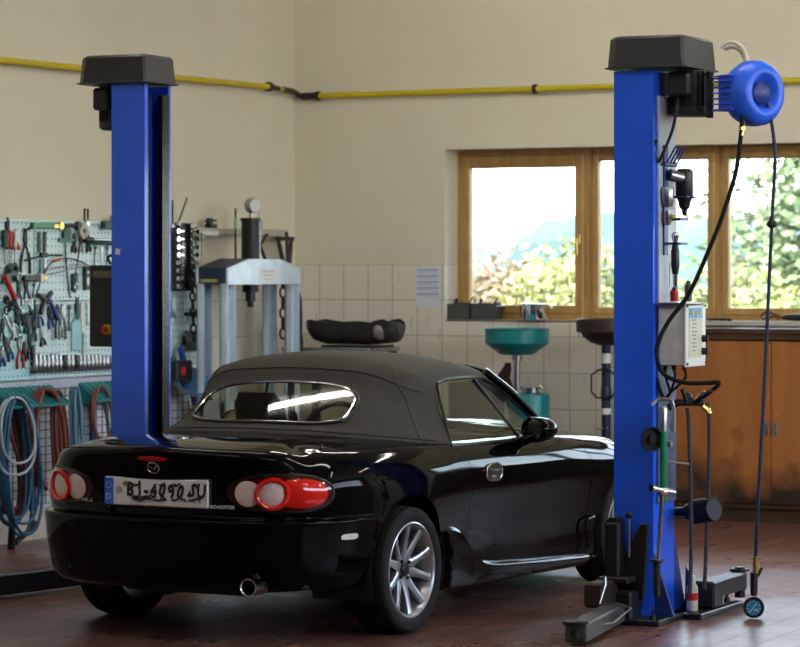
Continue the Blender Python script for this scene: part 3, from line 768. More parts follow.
# number plate
PY = -.845
pl = MB(); pl.box((0, PY + .012, .666), (.55, .02, .125), .006); plo = pl.build('number_plate', mat('plate_white', (.88, .88, .9), .35), car)
b = MB(); b.box((0, PY + .018, .666), (.57, .02, .145), .008); b.build('plate_frame', 'trimblack', plo)
b = MB(); b.box((-.25, PY + .0005, .666), (.046, .004, .115)); b.build('plate_strip', 'plateblue', plo, label='blue country strip')
b = MB(); text_mesh(b, 'D', .04, Matrix.Translation((-.25, PY - .002, .640)) @ UP)
for k in range(12): b.box((-.25 + .014 * math.cos(k * PI / 6), PY - .002, .692 + .014 * math.sin(k * PI / 6)), (.003, .001, .003))
b.build('country_code', 'white', plo)
b = MB()          # the characters of the plate were scrambled into broken strokes
rn = random.Random(11)
glyphs = ['B', '1', '-', '4', '0', '9', '0', '.', 'S', 'U']
xs_ = [-.135, -.085, -.05, -.01, .035, .085, .13, .165, .195, .24]
for g, x in zip(glyphs, xs_):
    Mx = Matrix.Translation((x, PY - .001, .674 + rn.uniform(-.006, .006))) @ Matrix.Rotation(rn.uniform(-.5, .5), 4, 'Y') @ UP
    text_mesh(b, g, .084, Mx @ Matrix.Diagonal((.8, 1, 1, 1)), bold=.0035)
for k in range(24):
    x = rn.uniform(-.15, .22); z = rn.choice([.64, .645, .70, .632]); b.tube([(x, PY - .001, z), (x + rn.uniform(.008, .02), PY - .001, z + rn.uniform(-.01, .01)), (x + .03, PY - .001, z + rn.uniform(-.006, .01))], .0042, 5)
b.build('plate_characters', 'plateink', plo)
b = MB(); b.cyl((-.162, PY + .002, .70), (-.162, PY - .002, .70), .012); b.build('plate_sticker', mat('olive_seal', (.3, .25, .03), .5), plo)
b = MB(); b.cyl((-.195, PY + .002, .672), (-.195, PY - .002, .672), .017); b.build('plate_seal', mat('grey_seal', (.42, .42, .46), .5), plo)
# round winged emblem and small lettering
b = MB(); e0 = Sz(0, .778, .004); 
def em(x, z, o=.006): p = Sz(x, .778 + z, o); return tuple(p)
b.tube([em(.030 * math.cos(a), .024 * math.sin(a)) for a in np.linspace(0, 2 * PI, 33)[:-1]], .0034, 6, True)
for s in (1, -1): b.tube([em(s * .028, .004), em(s * .014, .007), em(s * .006, -.004), em(0, -.010)], [.002, .004, .0034, .002], 6)
b.build('emblem', 'chrome', car)
b = MB(); text_mesh(b, 'ROADSTER', .0235, Matrix.Translation((.338, S(.340, 6.4)[1] - .014, .612)) @ Matrix.Rotation(R(9), 4, 'Z') @ UP @ Matrix.Diagonal((1, .9, 1, 1)), .002, .0006); b.build('badge_lettering', mat('silver_lettering', (.55, .55, .54), .5), car)
b = MB(); text_mesh(b, 'MX-5', .024, Matrix.Translation((-.385, S(.385, 6.5)[1] - .014, .617)) @ Matrix.Rotation(R(-12), 4, 'Z') @ UP @ Matrix.Diagonal((1.3, .9, 1, 1)), .002, .0006); b.build('badge_lettering', mat('grey_lettering', (.30, .30, .30), .5), car)
# tail pipe
b = MB(); b.lathe([(.037, 0), (.040, -.004), (.040, .30), (.034, .30), (.034, .0)], (.49, -.855, .272), (0, 1, .02), 28, closed=True); b.cyl((.49, -.6, .275), (.49, -.3, .29), .03)
ex = b.build('tail_pipe', 'chrome', car); b = MB(); b.cyl((.49, -.74, .274), (.49, -.7, .275), .0345); b.build('pipe_bore', 'dash', ex)
# antenna stub / boot hinges
b = MB(); b.cyl((.60, -.42, .852), (.60, -.42, .872), .009, .006); b.build('aerial_base', 'trimblack', car); b = MB(); b.cyl((-.26, -.83, .598), (-.26, -.845, .585), .012); b.build('boot_release', 'trimblack', car)

# ------------------------------------------------------------------ cabin
def seat(x):
    b = MB(); P = []
    for k in range(15):
        t = k / 14; z = .33 + t * .72; y = .72 - t * .20 + .03 * math.sin(t * PI)
        w = np.interp(t, [0, .3, .6, .74, .80, .92, 1], [.24, .25, .235, .17, .14, .135, .09])
        row = []
        for q in range(17):
            a = 2 * PI * q / 16; row.append((x + w * math.copysign(abs(math.cos(a)) ** .6, math.cos(a)), y + .055 * math.copysign(abs(math.sin(a)) ** .7, math.sin(a)) + .03 * abs(math.cos(a)), z))
        P.append(row)
    b.grid(P); b.add(P[-1][:-1], [tuple(range(16))]); b.box((x, .93, .33), (.48, .5, .15), .05, seg=2); return b.build('seat', 'seat', car, angle=60)
seat(-.34); seat(.34)
b = MB(); b.torus((-.34, 1.28, .80), (0, -1, .45), .18, .014, 32, 8); b.cyl((-.34, 1.28, .80), (-.34, 1.50, .70), .03); b.box((-.34, 1.28, .80), (.3, .02, .05), .006); b.build('steering_wheel', 'dash', car)
b = MB(); b.box((0, 1.36, 1.07), (.2, .015, .06), .006); b.cyl((0, 1.37, 1.07), (0, 1.40, 1.13), .008); b.build('inner_mirror', 'trimblack', car)

# ------------------------------------------------------------------ wheels
def wheel(x, y, s):
    o = Vector((x, y, .288))          # hub centre plane of the tyre; s = outward side
    ax = (s, 0, 0)
    b = MB(); tp = [(.212, -.090), (.222, -.098), (.25, -.104), (.272, -.101), (.283, -.090), (.2865, -.07)]
    for g in (-.055, -.02, .02, .055): tp += [(.288, g - .006), (.281, g - .0045), (.281, g + .0045), (.288, g + .006)]
    tp += [(.2865, .07), (.283, .090), (.272, .101), (.25, .104), (.222, .098), (.212, .090)]
    b.lathe(tp, o, ax, 72, closed=True); ty = b.build('tyre', 'rubber', car, angle=30)
    b = MB(); b.lathe([(.212, -.092), (.218, -.092), (.218, -.086), (.20, -.07), (.186, -.03), (.186, .02), (.196, .06), (.205, .084), (.218, .088), (.2185, .096), (.213, .098), (.204, .09), (.192, .06), (.18, .02), (.18, -.03), (.195, -.075)], o, ax, 60, closed=True)
    rim = b.build('rim', 'rim', car, angle=40)
    w = Vector(ax); u = Vector((0, 1, 0)); v = Vector((0, 0, 1))
    for k in range(10):
        a = R(36 * k + 21); da = R(4.5 if k % 2 else -4.5)
        b = MB(); rows = []
        for r, wd, dep, tw in ((.03, .020, .052, 0), (.055, .020, .056, 0), (.085, .0155, .062, .35), (.13, .0125, .072, .7), (.175, .0125, .082, .95), (.198, .016, .087, 1.)):
            d = u * math.cos(a + da * (1 - tw)) + v * math.sin(a + da * (1 - tw)); t_ = w.cross(d)
            c = o + d * r + w * dep
            rows.append([tuple(c + t_ * p * wd * 1.35 + w * q) for p, q in ((-1, -.024), (-1, -.005), (-.55, 0), (.55, 0), (1, -.005), (1, -.024))])
        b.grid(rows); b.build('spoke', 'rim', rim, angle=40, recalc=True)
    b = MB(); b.lathe([(.0, .05), (.06, .05), (.066, .035), (.066, 0), (0, 0)], o, ax, 36); b.build('hub', 'rim', rim)
    b = MB(); b.lathe([(0, .068), (.024, .068), (.031, .062), (.032, .045), (0, .045)], o, ax, 28); b.build('centre_cap', 'black', rim, label='black centre cap')
    b = MB()
    for k in range(4):
        a = R(90 * k + 38); p = o + (u * math.cos(a) + v * math.sin(a)) * .05; b.cyl(p + w * .05, p + w * .064, .0095, .008, 6)
    b.build('wheel_nut', 'darksteel', rim)
    b = MB(); b.lathe([(.0, -.01), (.125, -.01), (.125, -.03), (0, -.03)], o, ax, 36); b.box(tuple(o + Vector((s * -.02, .09, .06))), (.06, .07, .11), .015); b.build('brake_disc', 'darksteel', rim)
wheel(.735, 0, 1); wheel(-.735, 0, -1); wheel(.715, 2.36, 1); wheel(-.715, 2.36, -1)

# ================================================================== two-post lift
def rel(loc):
    b = MB(); b.T = Matrix.Translation(-Vector(loc)); return b
def chan(x0, x1, y0, y1, t, gap0, gap1, open_dir):
    """plan of a folded C section column, open towards +x or -x"""
    if open_dir > 0: return [(x0, y0), (x1, y0), (x1, gap0), (x1 - t, gap0), (x1 - t, y0 + t), (x0 + t, y0 + t), (x0 + t, y1 - t), (x1 - t, y1 - t), (x1 - t, gap1), (x1, gap1), (x1, y1), (x0, y1)]
    return [(x1, y0), (x1, y1), (x0, y1), (x0, gap1), (x0 + t, gap1), (x0 + t, y1 - t), (x1 - t, y1 - t), (x1 - t, y0 + t), (x0 + t, y0 + t), (x0 + t, gap0), (x0, gap0), (x0, y0)]
def extrude_z(b, poly, z0, z1):
    n = len(poly); vs = [(p[0], p[1], z0) for p in poly] + [(p[0], p[1], z1) for p in poly]
    b.add(vs, [(k, (k + 1) % n, n + (k + 1) % n, n + k) for k in range(n)] + [tuple(range(n - 1, -1, -1)), tuple(range(n, 2 * n))])
def cap_shape(b, x0, x1, y0, y1, z0, z1, ch):
    def ring(k, g): 
        return [(x0 - g + ch, y0 - g), (x1 + g - .012, y0 - g), (x1 + g, y0 - g + .012), (x1 + g, y1 + g - ch), (x1 + g - ch, y1 + g), (x0 - g + ch, y1 + g), (x0 - g, y1 + g - ch), (x0 - g, y0 - g + ch)]
    lv = [(z0, .016), (z0 + .006, .016), (z0 + .008, .004), (z1 - .012, -.006), (z1, -.018)]
    vs = []; fs = []
    for z, g in lv: vs += [(p[0], p[1], z) for p in ring(0, g)]
    n = 8
    for i in range(len(lv) - 1): fs += [(i * n + k, i * n + (k + 1) % n, (i + 1) * n + (k + 1) % n, (i + 1) * n + k) for k in range(n)]
    fs += [tuple(range(n - 1, -1, -1)), tuple(range((len(lv) - 1) * n, len(lv) * n))]
    b.add(vs, fs)
def motor(loc, parent, x, y, z0, z1, r, box_side):
    b = rel(loc); b.cyl((x, y, z0 + .02), (x, y, z1), r * .9, n=28)
    for k in range(22):
        a = 2 * PI * k / 22; b.box((x + math.cos(a) * r * .93, y + math.sin(a) * r * .93, (z0 + z1) / 2 + .02), (r * .16, .006, z1 - z0 - .05), rot=(0, 0, a))
    b.lathe([(0, z0), (r * .8, z0), (r, z0 + .012), (r, z0 + .04), (r * .9, z0 + .045)], (x, y, 0), (0, 0, 1), 28)
    m = b.build('motor', 'black', parent)
    b = rel(loc); b.box((x + .35 * r * box_side, y - r - .012, (z0 + z1) / 2 + .04), (r * 1.05, .07, .115), .012); b.build('terminal_box', 'black', m)
    return m

# ---- left post
PL = (-7.61, 12.92, 0)
postL = thing('lift_post', 'blue lift post on the left with a black switch box, before the pegboard', 'vehicle lift', PL, 0, 'blue vehicle lift posts')
b = rel(PL); extrude_z(b, chan(-7.737, -7.541, 12.785, 13.05, .012, 12.818, 13.028, 1), .02, 2.6); b.build('column', 'blue', postL)
b = rel(PL); b.box((-7.563, 12.835, 1.3), (.018, .022, 2.5)); b.box((-7.55, 12.99, 1.3), (.03, .07, 2.5)); b.build('guide_rail', 'grease', postL, label='greasy black guide rails')
b = rel(PL); b.box((-7.612, 12.905, 1.3), (.05, .085, 2.5), .008); b.build('spindle_cover', 'bluedark', postL)
b = rel(PL); cap_shape(b, -7.920, -7.510, 12.735, 13.085, 2.605, 2.750, .05); b.build('cap', 'capgrey', postL, label='dark grey plastic cap')
motor(PL, postL, -7.815, 12.96, 2.375, 2.61, .088, -.6)
b = rel(PL); b.box((-7.62, 12.93, .012), (.42, .5, .024), .004); b.build('base_plate', 'darksteel', postL)
b = rel(PL); b.box((-7.81, 12.90, 1.465), (.155, .18, .42), .008); sb = b.build('switch_box', 'black', postL, label='black box with a red and yellow main switch')
b = rel(PL); b.box((-7.805, 12.806, 1.628), (.11, .006, .035)); b.build('nameplate', mat('bronze_plate', (.12, .10, .06), .4), sb)
b = rel(PL); b.box((-7.775, 12.806, 1.345), (.045, .008, .05), .003); b.build('switch_plate', 'yellow', sb)
b = rel(PL); b.cyl((-7.785, 12.802, 1.343), (-7.785, 12.785, 1.343), .019, .016, 20); b.box((-7.785, 12.78, 1.343), (.012, .022, .036), .003); b.build('switch_knob', 'red', sb)
b = rel(PL); b.tube(smooth([(-7.80, 12.88, 1.68), (-7.80, 12.86, 1.72), (-7.745, 12.90, 1.73)], 5), .008, 6); b.build('cable', 'black', sb)
b = rel(PL); b.prism([(-.017, -.014), (.012, -.018), (.017, .010), (-.010, .018)], 12.784, 12.7835, 0, Matrix.Translation((-7.70, 0, 1.745))); b.build('sticker', 'white', postL)
b = rel(PL)      # carriage and swing arm, lying low and turned back
b.box((-7.50, 12.92, .22), (.11, .24, .30), .01); b.box((-7.50, 12.90, .13), (.2, .34, .08), .01); b.build('carriage', 'black', postL)
b = rel(PL); d = Matrix.Translation((-8.02, 12.58, .075)) @ Matrix.Rotation(R(-11), 4, 'Z'); b.box((0, 0, 0), (.12, 1.35, .105), .008, d); b.box((-7.75, 13.05, .075), (.62, .13, .11), .01, Matrix.Translation((-7.74, 13.1, .075)) @ Matrix.Rotation(R(12), 4, 'Z') @ Matrix.Translation((7.75, -13.05, -.075))) if False else None
a1 = b.build('swing_arm', 'black', postL)
b = rel(PL); b.box((-7.74, 13.16, .075), (.56, .12, .10), .01); b.build('arm_link', 'black', postL)
b = rel(PL); b.cyl((-8.14, 11.98, .12), (-8.14, 11.98, .16), .06, .065, 24); b.build('arm_pad', 'rubber', a1)

# ---- right post
PRR = (-4.88, 12.92, 0)
postR = thing('lift_post', 'blue lift post on the right with air tools and a grey control box', 'vehicle lift', PRR, 0, 'blue vehicle lift posts')
b = rel(PRR); extrude_z(b, chan(-4.980, -4.782, 12.785, 13.07, .012, 12.84, 13.02, -1), .02, 2.585); b.build('column', 'blue', postR)
b = rel(PRR); b.box((-4.775, 12.945, 1.97), (.014, .235, 1.0), .003); b.build('side_cover', mat('pale_grey_blue_paint', (.42, .46, .55), .4, noise=.2, scale=6), postR, label='pale grey cover plate')
b = rel(PRR); b.box((-4.776, 12.945, 1.0), (.012, .24, .9), .003); b.build('side_panel', mat('worn_blue_grey_paint', (.10, .13, .25), .45, noise=.75, scale=14, col2=(.03, .04, .10)), postR, label='worn blue-grey side panel')
b = rel(PRR); cap_shape(b, -5.005, -4.615, 12.735, 13.22, 2.597, 2.748, .05); cp = b.build('cap', 'capgrey', postR, label='dark grey plastic cap')
m = motor(PRR, postR, -4.665, 12.98, 2.375, 2.59, .105, -.35)
b = rel(PRR); b.tube(smooth([(-4.69, 12.865, 2.47), (-4.69, 12.85, 2.40), (-4.71, 12.84, 2.30), (-4.75, 12.83, 2.20), (-4.775, 12.83, 2.16), (-4.79, 12.80, 2.22), (-4.775, 12.81, 2.26)], 6), .008, 8); b.build('motor_cable', 'black', m)
b = rel(PRR); b.tube([(-4.585 + .09 * math.cos(a), 13.3 + .03 * math.sin(a), 2.62 + .13 * math.sin(a)) for a in np.linspace(-1.4, 2.2, 22)], .011, 8); b.tube([(-4.595 + .085 * math.cos(a), 13.33 + .03 * math.sin(a), 2.61 + .12 * math.sin(a)) for a in np.linspace(-1.2, 2.0, 22)], .011, 8)
b.build('air_line', mat('cream_hose', (.55, .52, .42), .5), postR, label='cream air line looped behind the cap')
b = rel(PRR); b.box((-4.86, 12.92, .014), (.34, .62, .028), .005); b.box((-4.68, 13.25, .014), (.16, .62, .028), .005); b.build('base_plate', 'darksteel', postR)
b = rel(PRR)
for x, y in ((-4.73, 12.64), (-4.98, 12.64), (-4.66, 13.48)): b.cyl((x, y, .028), (x, y, .05), .016, n=6); b.cyl((x, y, .03), (x, y, .075), .008, n=8)
b.build('anchor_bolt', 'darksteel', postR)
b = rel(PRR); b.prism([(0, 0), (.11, 0), (.005, .20)], -.008, .008, .002, Matrix.Translation((-4.782, 13.22, .028))); b.build('gusset', 'bluedark', postR); b = rel(PRR); b.prism([(0, 0), (.10, 0), (.0, .30)], -.007, .007, .002, Matrix.Translation((-4.782, 12.80, .028)))
b.build('gusset', 'bluedark', postR); b = rel(PRR); b.prism([(0, 0), (-.0, .36), (.16, 0)], -.008, .008, .002, Matrix.Translation((-4.79, 13.07, .028)) @ Matrix.Rotation(R(90), 4, 'Z')); b.build('gusset', 'bluedark', postR)
# carriage with guard in front of the post, arm reaching back towards the camera
b = rel(PRR); b.box((-4.955, 12.735, .33), (.075, .09, .28), .012); b.cyl((-4.955, 12.70, .455), (-4.955, 12.78, .455), .036, n=20)
b.prism([(-.06, -.12), (.075, -.12), (.10, .24), (.06, .24), (-.06, .02)], -.010, .010, .004, Matrix.Translation((-4.895, 12.76, .22))); b.box((-4.91, 12.72, .075), (.14, .14, .15), .012); b.box((-4.93, 12.72, .20), (.15, .16, .03), .006)
b.box((-5.01, 12.93, .22), (.05, .2, .30), .01)
b.build('carriage', 'black', postR)
b = rel(PRR); b.box((-4.965, 12.58, .145), (.095, .20, .115), .01); b.build('arm_knuckle', 'rust', postR)
b = rel(PRR); dy = Matrix.Translation((-4.835, 12.19, .060)) @ Matrix.Rotation(R(9), 4, 'Z'); b.box((0, 0, 0), (.10, .80, .085), .008, dy); ar = b.build('swing_arm', mat('dirty_grey_steel', (.11, .105, .10), .45, .4, noise=.5, scale=16, bump=.1), postR)
b = rel(PRR); b.lathe([(0, .062), (.034, .062), (.034, .09), (.025, .095), (.025, .112), (.056, .114), (.06, .122), (.06, .130), (.05, .134), (0, .134)], (-4.785, 11.82, -.02), (0, 0, 1), 26); b.build('arm_pad', 'darksteel', ar)
b = rel(PRR); b.tube([(-4.985, 12.47, .25), (-4.975, 12.46, .22), (-4.975, 12.42, .105), (-4.90, 12.30, .13), (-4.80, 12.33, .13), (-4.80, 12.40, .105), (-4.89, 12.20, .05), (-4.955, 12.2, .075)], .005, 6) if False else b.tube([(-4.90, 12.47, .235), (-4.895, 12.46, .20), (-4.90, 12.40, .118), (-4.83, 12.43, .12), (-4.755, 12.42, .105), (-4.75, 12.20, .062), (-4.80, 12.02, .06), (-4.84, 11.98, .10)], .0055, 6); b.build('pull_wire', 'steel', ar, label='bent steel pull rod')
b = rel(PRR); b.cyl((-4.888, 12.745, .30), (-4.888, 12.745, .495), .006, n=10); lv = b.build('release_lever', 'steel', postR)
b = rel(PRR); b.ball((-4.888, 12.745, .50), .018); b.build('lever_knob', 'black', lv)
b = rel(PRR); b.box((-4.665, 13.42, .115), (.085, .52, .085), .008); b.box((-4.665, 13.22, .095), (.11, .14, .13), .01); a2 = b.build('swing_arm', 'black', postR)
b = rel(PRR); b.cyl((-4.665, 13.69, .03), (-4.665, 13.69, .18), .026, n=18); b.cyl((-4.665, 13.69, .16), (-4.665, 13.69, .172), .05, n=22); b.box((-4.665, 13.65, .10), (.075, .06, .075), .006); b.build('arm_pad', 'darksteel', a2)

# ------------------------------------------------------------------ things carried by the right post
def T3(loc): return loc
# hose reel
RL = (-4.31, 12.86, 2.47)
reel = thing('hose_reel', 'round blue plastic hose reel bracketed to the top of the right lift post', 'hose reel', RL, R(-27))
b = MB(); b.lathe([(0, -.085), (.10, -.085), (.135, -.07), (.152, -.03), (.154, 0), (.150, .035), (.128, .066), (.10, .075), (.082, .07), (.068, .045), (.062, .04), (0, .04)], (0, 0, 0), (1, 0, 0), 44); hs = b.build('housing', 'reelblue', reel, angle=50)
b = MB(); b.lathe([(0, .047), (.05, .047), (.056, .052), (.03, .066), (0, .068)], (0, 0, 0), (1, 0, 0), 32); b.build('hub_cover', mat('reel_hub_dark_blue', (.008, .03, .2), .4), reel)
for k in range(7):
    b = MB(); b.box((-.055, -.115, -.078 + k * .026), (.12, .10, .006), .002); b.build('cooling_fin', 'reelblue', reel)
b = MB(); b.box((-.05, -.10, 0), (.10, .09, .17), .01); b.build('gear_case', 'reelblue', reel)
b = MB(); b.tube([(-.10, -.02, .075), (-.19, -.10, .075), (-.19, -.10, -.075), (-.10, -.02, -.075)], .007, 8); b.box((-.195, -.10, 0), (.025, .03, .22), .004); b.box((-.205, -.10, .095), (.03, .03, .012)); b.build('bracket', 'darksteel', reel)
# supply hose looping from the reel down to the fittings, kept as a thing of its own
b = MB(); hp = smooth([(-4.335, 12.76, 2.36), (-4.336, 12.75, 2.30), (-4.362, 12.75, 2.11), (-4.412, 12.75, 1.95), (-4.465, 12.75, 1.812), (-4.588, 12.75, 1.548), (-4.69, 12.74, 1.41), (-4.738, 12.72, 1.29), (-4.715, 12.72, 1.175), (-4.62, 12.74, 1.128), (-4.52, 12.77, 1.125), (-4.462, 12.78, 1.128), (-4.47, 12.79, 1.11), (-4.53, 12.82, 1.07), (-4.60, 12.86, 1.03)], 8); b.tube(hp, .0105, 10)
hz = b.build('air_hose', 'rubber'); tag(hz, 'black air hose looping from the blue reel down past the control box', 'hose')
b = MB(); b.cyl((-4.335, 12.76, 2.335), (-4.337, 12.752, 2.27), .013, n=10); b.cyl((-4.336, 12.756, 2.31), (-4.3365, 12.755, 2.295), .018, n=6); b.build('brass_fitting', 'brass', hz)
b = MB(); b.cyl((-4.49, 12.80, 1.098), (-4.56, 12.84, 1.052), .0125, n=10); b.build('hose_ferrule', 'steel', hz)
# inflator line hanging from the reel with gauge
b = MB(); cp_ = smooth([(-4.245, 12.86, 2.42), (-4.225, 12.90, 2.2), (-4.25, 12.93, 1.86), (-4.30, 12.97, 1.1), (-4.345, 13.02, .58), (-4.38, 13.08, .25)], 8); b.tube(cp_, .0085, 8)
il = b.build('inflator_line', mat('dark_blue_hose', (.02, .035, .075), .5)); tag(il, 'thin dark blue line running from the blue reel down to the tyre gauge', 'hose')
b = MB(); b.lathe([(0, .022), (.016, .020), (.024, .008), (.026, 0), (.016, -.012), (0, -.014)], (-4.25, 12.93, 1.86), (0, 0, 1), 20); b.cyl((-4.25, 12.93, 1.845), (-4.25, 12.93, 1.90), .012, n=10); b.build('line_stopper', 'black', il)
b = MB(); b.cyl((-4.373, 13.066, .30), (-4.38, 13.08, .22), .014, n=10); b.cyl((-4.376, 13.072, .27), (-4.377, 13.074, .258), .018, n=10); b.build('brass_coupling', 'brass', il)
GL = (-4.395, 13.10, 0)
gg = thing('tyre_gauge', 'round blue-faced tyre pressure gauge touching the floor at the end of the line', 'gauge', GL)
gd = Matrix.Translation((0, 0, .055)) @ Matrix.Rotation(R(18), 4, 'Z')
b = MB(); b.T = gd; b.lathe([(0, .03), (.04, .03), (.048, .02), (.05, 0), (.05, -.014), (.044, -.022), (.039, -.022), (.037, -.016), (0, -.016)], (0, 0, 0), (0, 1, 0), 36); b.build('gauge_body', 'rubber', gg)
b = MB(); b.T = gd; b.lathe([(0, -.018), (.036, -.018), (.036, -.016), (0, -.016)], (0, 0, 0), (0, 1, 0), 36); fc = b.build('gauge_face', mat('gauge_blue', (.02, .22, .42), .4), gg)
b = MB(); b.T = gd
for k in range(9):
    a = R(-40 + k * 32.5); b.box((.029 * math.cos(a), -.019, .029 * math.sin(a)), (.007, .001, .003), rot=(0, -a, 0))
b.tube([(-.02, -.0195, -.022), (.014, -.0195, .02)], .0022, 5); b.box((.012, -.0195, -.01), (.018, .001, .007)); b.build('gauge_marks', 'white', fc)
b = MB(); b.box((0, .005, .17), (.034, .034, .11), .01); b.cyl((0, 0, .11), (0, 0, .14), .016, n=10); b.cyl((.012, .02, .2), (.03, .03, .24), .008, n=8); b.build('gauge_grip', 'black', gg)

# control box
XB = (-4.695, 12.95, 0)
cb = thing('control_box', 'light grey metal control box with a printed white front on the right lift post', 'control box', XB)
b = rel(XB); b.box((-4.703, 12.952, 1.345), (.132, .274, .285), .004); b.build('enclosure', 'greybox', cb)
b = rel(XB); b.box((-4.634, 12.945, 1.340), (.012, .275, .29), .004); fp = b.build('front_panel', 'white', cb)
b = rel(XB); b.box((-4.6265, 12.935, 1.355), (.003, .18, .23)); b.build('panel_print', mat('pale_yellow_print', (.62, .6, .42), .5), fp)
b = rel(XB); b.box((-4.6255, 12.935, 1.448), (.003, .18, .05)); b.build('panel_header', mat('print_blue', (.16, .38, .62), .5), fp)
b = rel(XB)
for y, z in ((12.88, 1.450), (12.94, 1.443), (12.99, 1.453)): b.prism([(-.016, -.012), (.016, -.012), (0, .018)], -.001, .001, 0, Matrix.Translation((-4.6205, y, z)) @ Matrix.Rotation(R(90), 4, 'Z'))
b.build('warning_symbols', 'yellow', fp)
b = rel(XB)
for k in range(9): b.box((-4.6215, 12.90 + (k % 2) * .01, 1.415 - k * .018), (.002, .06 - (k % 3) * .012, .006))
b.build('panel_text', 'ink', fp)
for z in (1.325, 1.265):
    b = rel(XB); b.cyl((-4.628, 13.03, z), (-4.608, 13.03, z), .018, .015, 16); b.box((-4.606, 13.03, z), (.02, .012, .032), .003); b.build('knob', 'black', fp)
b = rel(XB)
for y in (12.818, 13.072):
    for z in (1.21, 1.48): b.cyl((-4.626, y, z), (-4.621, y, z), .006, n=8)
b.build('panel_screw', 'darksteel', fp)
b = rel(XB); b.box((-4.695, 12.92, 1.493), (.15, .28, .010), .003); b.build('shelf_plate', 'steel', cb)
b = rel(XB)
for k, (x, y) in enumerate(((-4.75, 12.86), (-4.71, 12.87), (-4.67, 12.90))): b.cyl((x, y, 1.205), (x, y, 1.18), .010, n=8); b.tube(smooth([(x, y, 1.185), (x + .004, y, 1.14), (-4.735, 12.88, 1.07), (-4.755 , 12.85, 1.05), (-4.775, 12.82, 1.10 + k * .02)], 5), .007, 6)
b.build('cable', 'rubber', cb)
for x, y, r, h, mt, lab, nm in ((-4.712, 12.88, .020, .055, 'red', 'small red can standing on the grey control box', 'spray_can'), (-4.66, 12.93, .018, .085, 'bin', 'slim dark grey can standing on the grey control box', 'spray_can')):
    t = thing(nm, lab, 'can', (x, y, 1.502)); b = MB(); b.lathe([(0, 0), (r, 0), (r, h * .85), (r * .8, h * .9), (r * .8, h), (0, h)], n=20); b.build('can_body', mt, t); b = MB(); b.lathe([(0, h), (r * .55, h), (r * .5, h + .012), (0, h + .013)], n=14); b.build('can_cap', 'black', t)

# filter regulator in its blue bracket, blue hook rack above it
FR = (-4.70, 12.95, 0)
fr = thing('filter_regulator', 'black air filter bowl on a blue bracket near the top of the right post', 'air regulator', FR)
b = rel(FR); b.lathe([(0, 2.13), (.03, 2.13), (.04, 2.12), (.042, 2.11), (.042, 1.995), (.036, 1.985), (.03, 1.97), (.026, 1.945), (.014, 1.935), (.011, 1.91), (0, 1.905)], (-4.70, 12.985, 0), (0, 0, 1), 26); b.build('filter_bowl', 'black', fr)
b = rel(FR); b.cyl((-4.745, 12.90, 2.10), (-4.70, 12.95, 2.085), .028, n=16); b.lathe([(0, 2.04), (.026, 2.04), (.03, 2.03), (.03, 1.97), (.022, 1.95), (0, 1.945)], (-4.742, 12.87, 0), (0, 0, 1), 20); b.lathe([(0, 1.93), (.02, 1.93), (.02, 1.88), (.012, 1.86), (0, 1.86)], (-4.742, 12.87, 0), (0, 0, 1), 18); b.build('regulator_body', 'steel', fr)
b = rel(FR); b.box((-4.765, 12.90, 1.98), (.012, .05, .52), .002); b.box((-4.715, 12.97, 1.995), (.11, .12, .010), .002); b.box((-4.725, 12.93, 1.89), (.09, .12, .014), .002); b.box((-4.725, 12.93, 1.775), (.09, .10, .010), .002); b.torus((-4.70, 12.985, 1.995), (0, 0, 1), .05, .006, 22, 6)
b.build('bracket', 'bluedark', fr); b = rel(FR); b.ball((-4.715, 12.865, 1.90), .012); b.build('drain_valve', 'yellow', fr)
HK = (-4.75, 12.93, 2.15)
hk = thing('hook_rack', 'small dark blue rack with four slanted hooks above the air filter', 'hook rack', HK)
b = MB(); b.box((0, 0, 0), (.014, .17, .02), .003); b.build('rack_bar', 'bluedark', hk)
for k in range(4): b = MB(); b.cyl((.008, -.07 + k * .045, .005), (.045, -.045 + k * .045, .085), .005, n=8); b.build('hook', 'bluedark', hk)
# die grinder hanging nose down
DG = (-4.715, 12.90, 1.80)
dg_ = thing('air_grinder', 'pencil-shaped chrome and black air grinder hanging nose down on the right post', 'air tool', DG)
b = MB(); b.lathe([(0, -.02), (.014, -.02), (.016, -.05), (.020, -.06), (.020, -.13), (.017, -.15), (.014, -.17), (0, -.17)], n=20); b.build('grinder_body', 'darksteel', dg_)
b = MB(); b.lathe([(0, .03), (.010, .03), (.014, .02), (.016, 0), (.010, -.02), (0, -.02)], n=16); b.torus((0, 0, .01), (0, 0, 1), .016, .004, 16, 6); b.build('hose_inlet', 'chrome', dg_)
b = MB(); b.lathe([(0, -.17), (.012, -.17), (.010, -.23), (.006, -.25), (.004, -.29), (0, -.29)], n=16); b.build('collet', 'chrome', dg_)
b = MB(); b.box((-.022, -.012, -.17), (.006, .010, .11), .002); b.build('throttle_lever', 'steel', dg_)
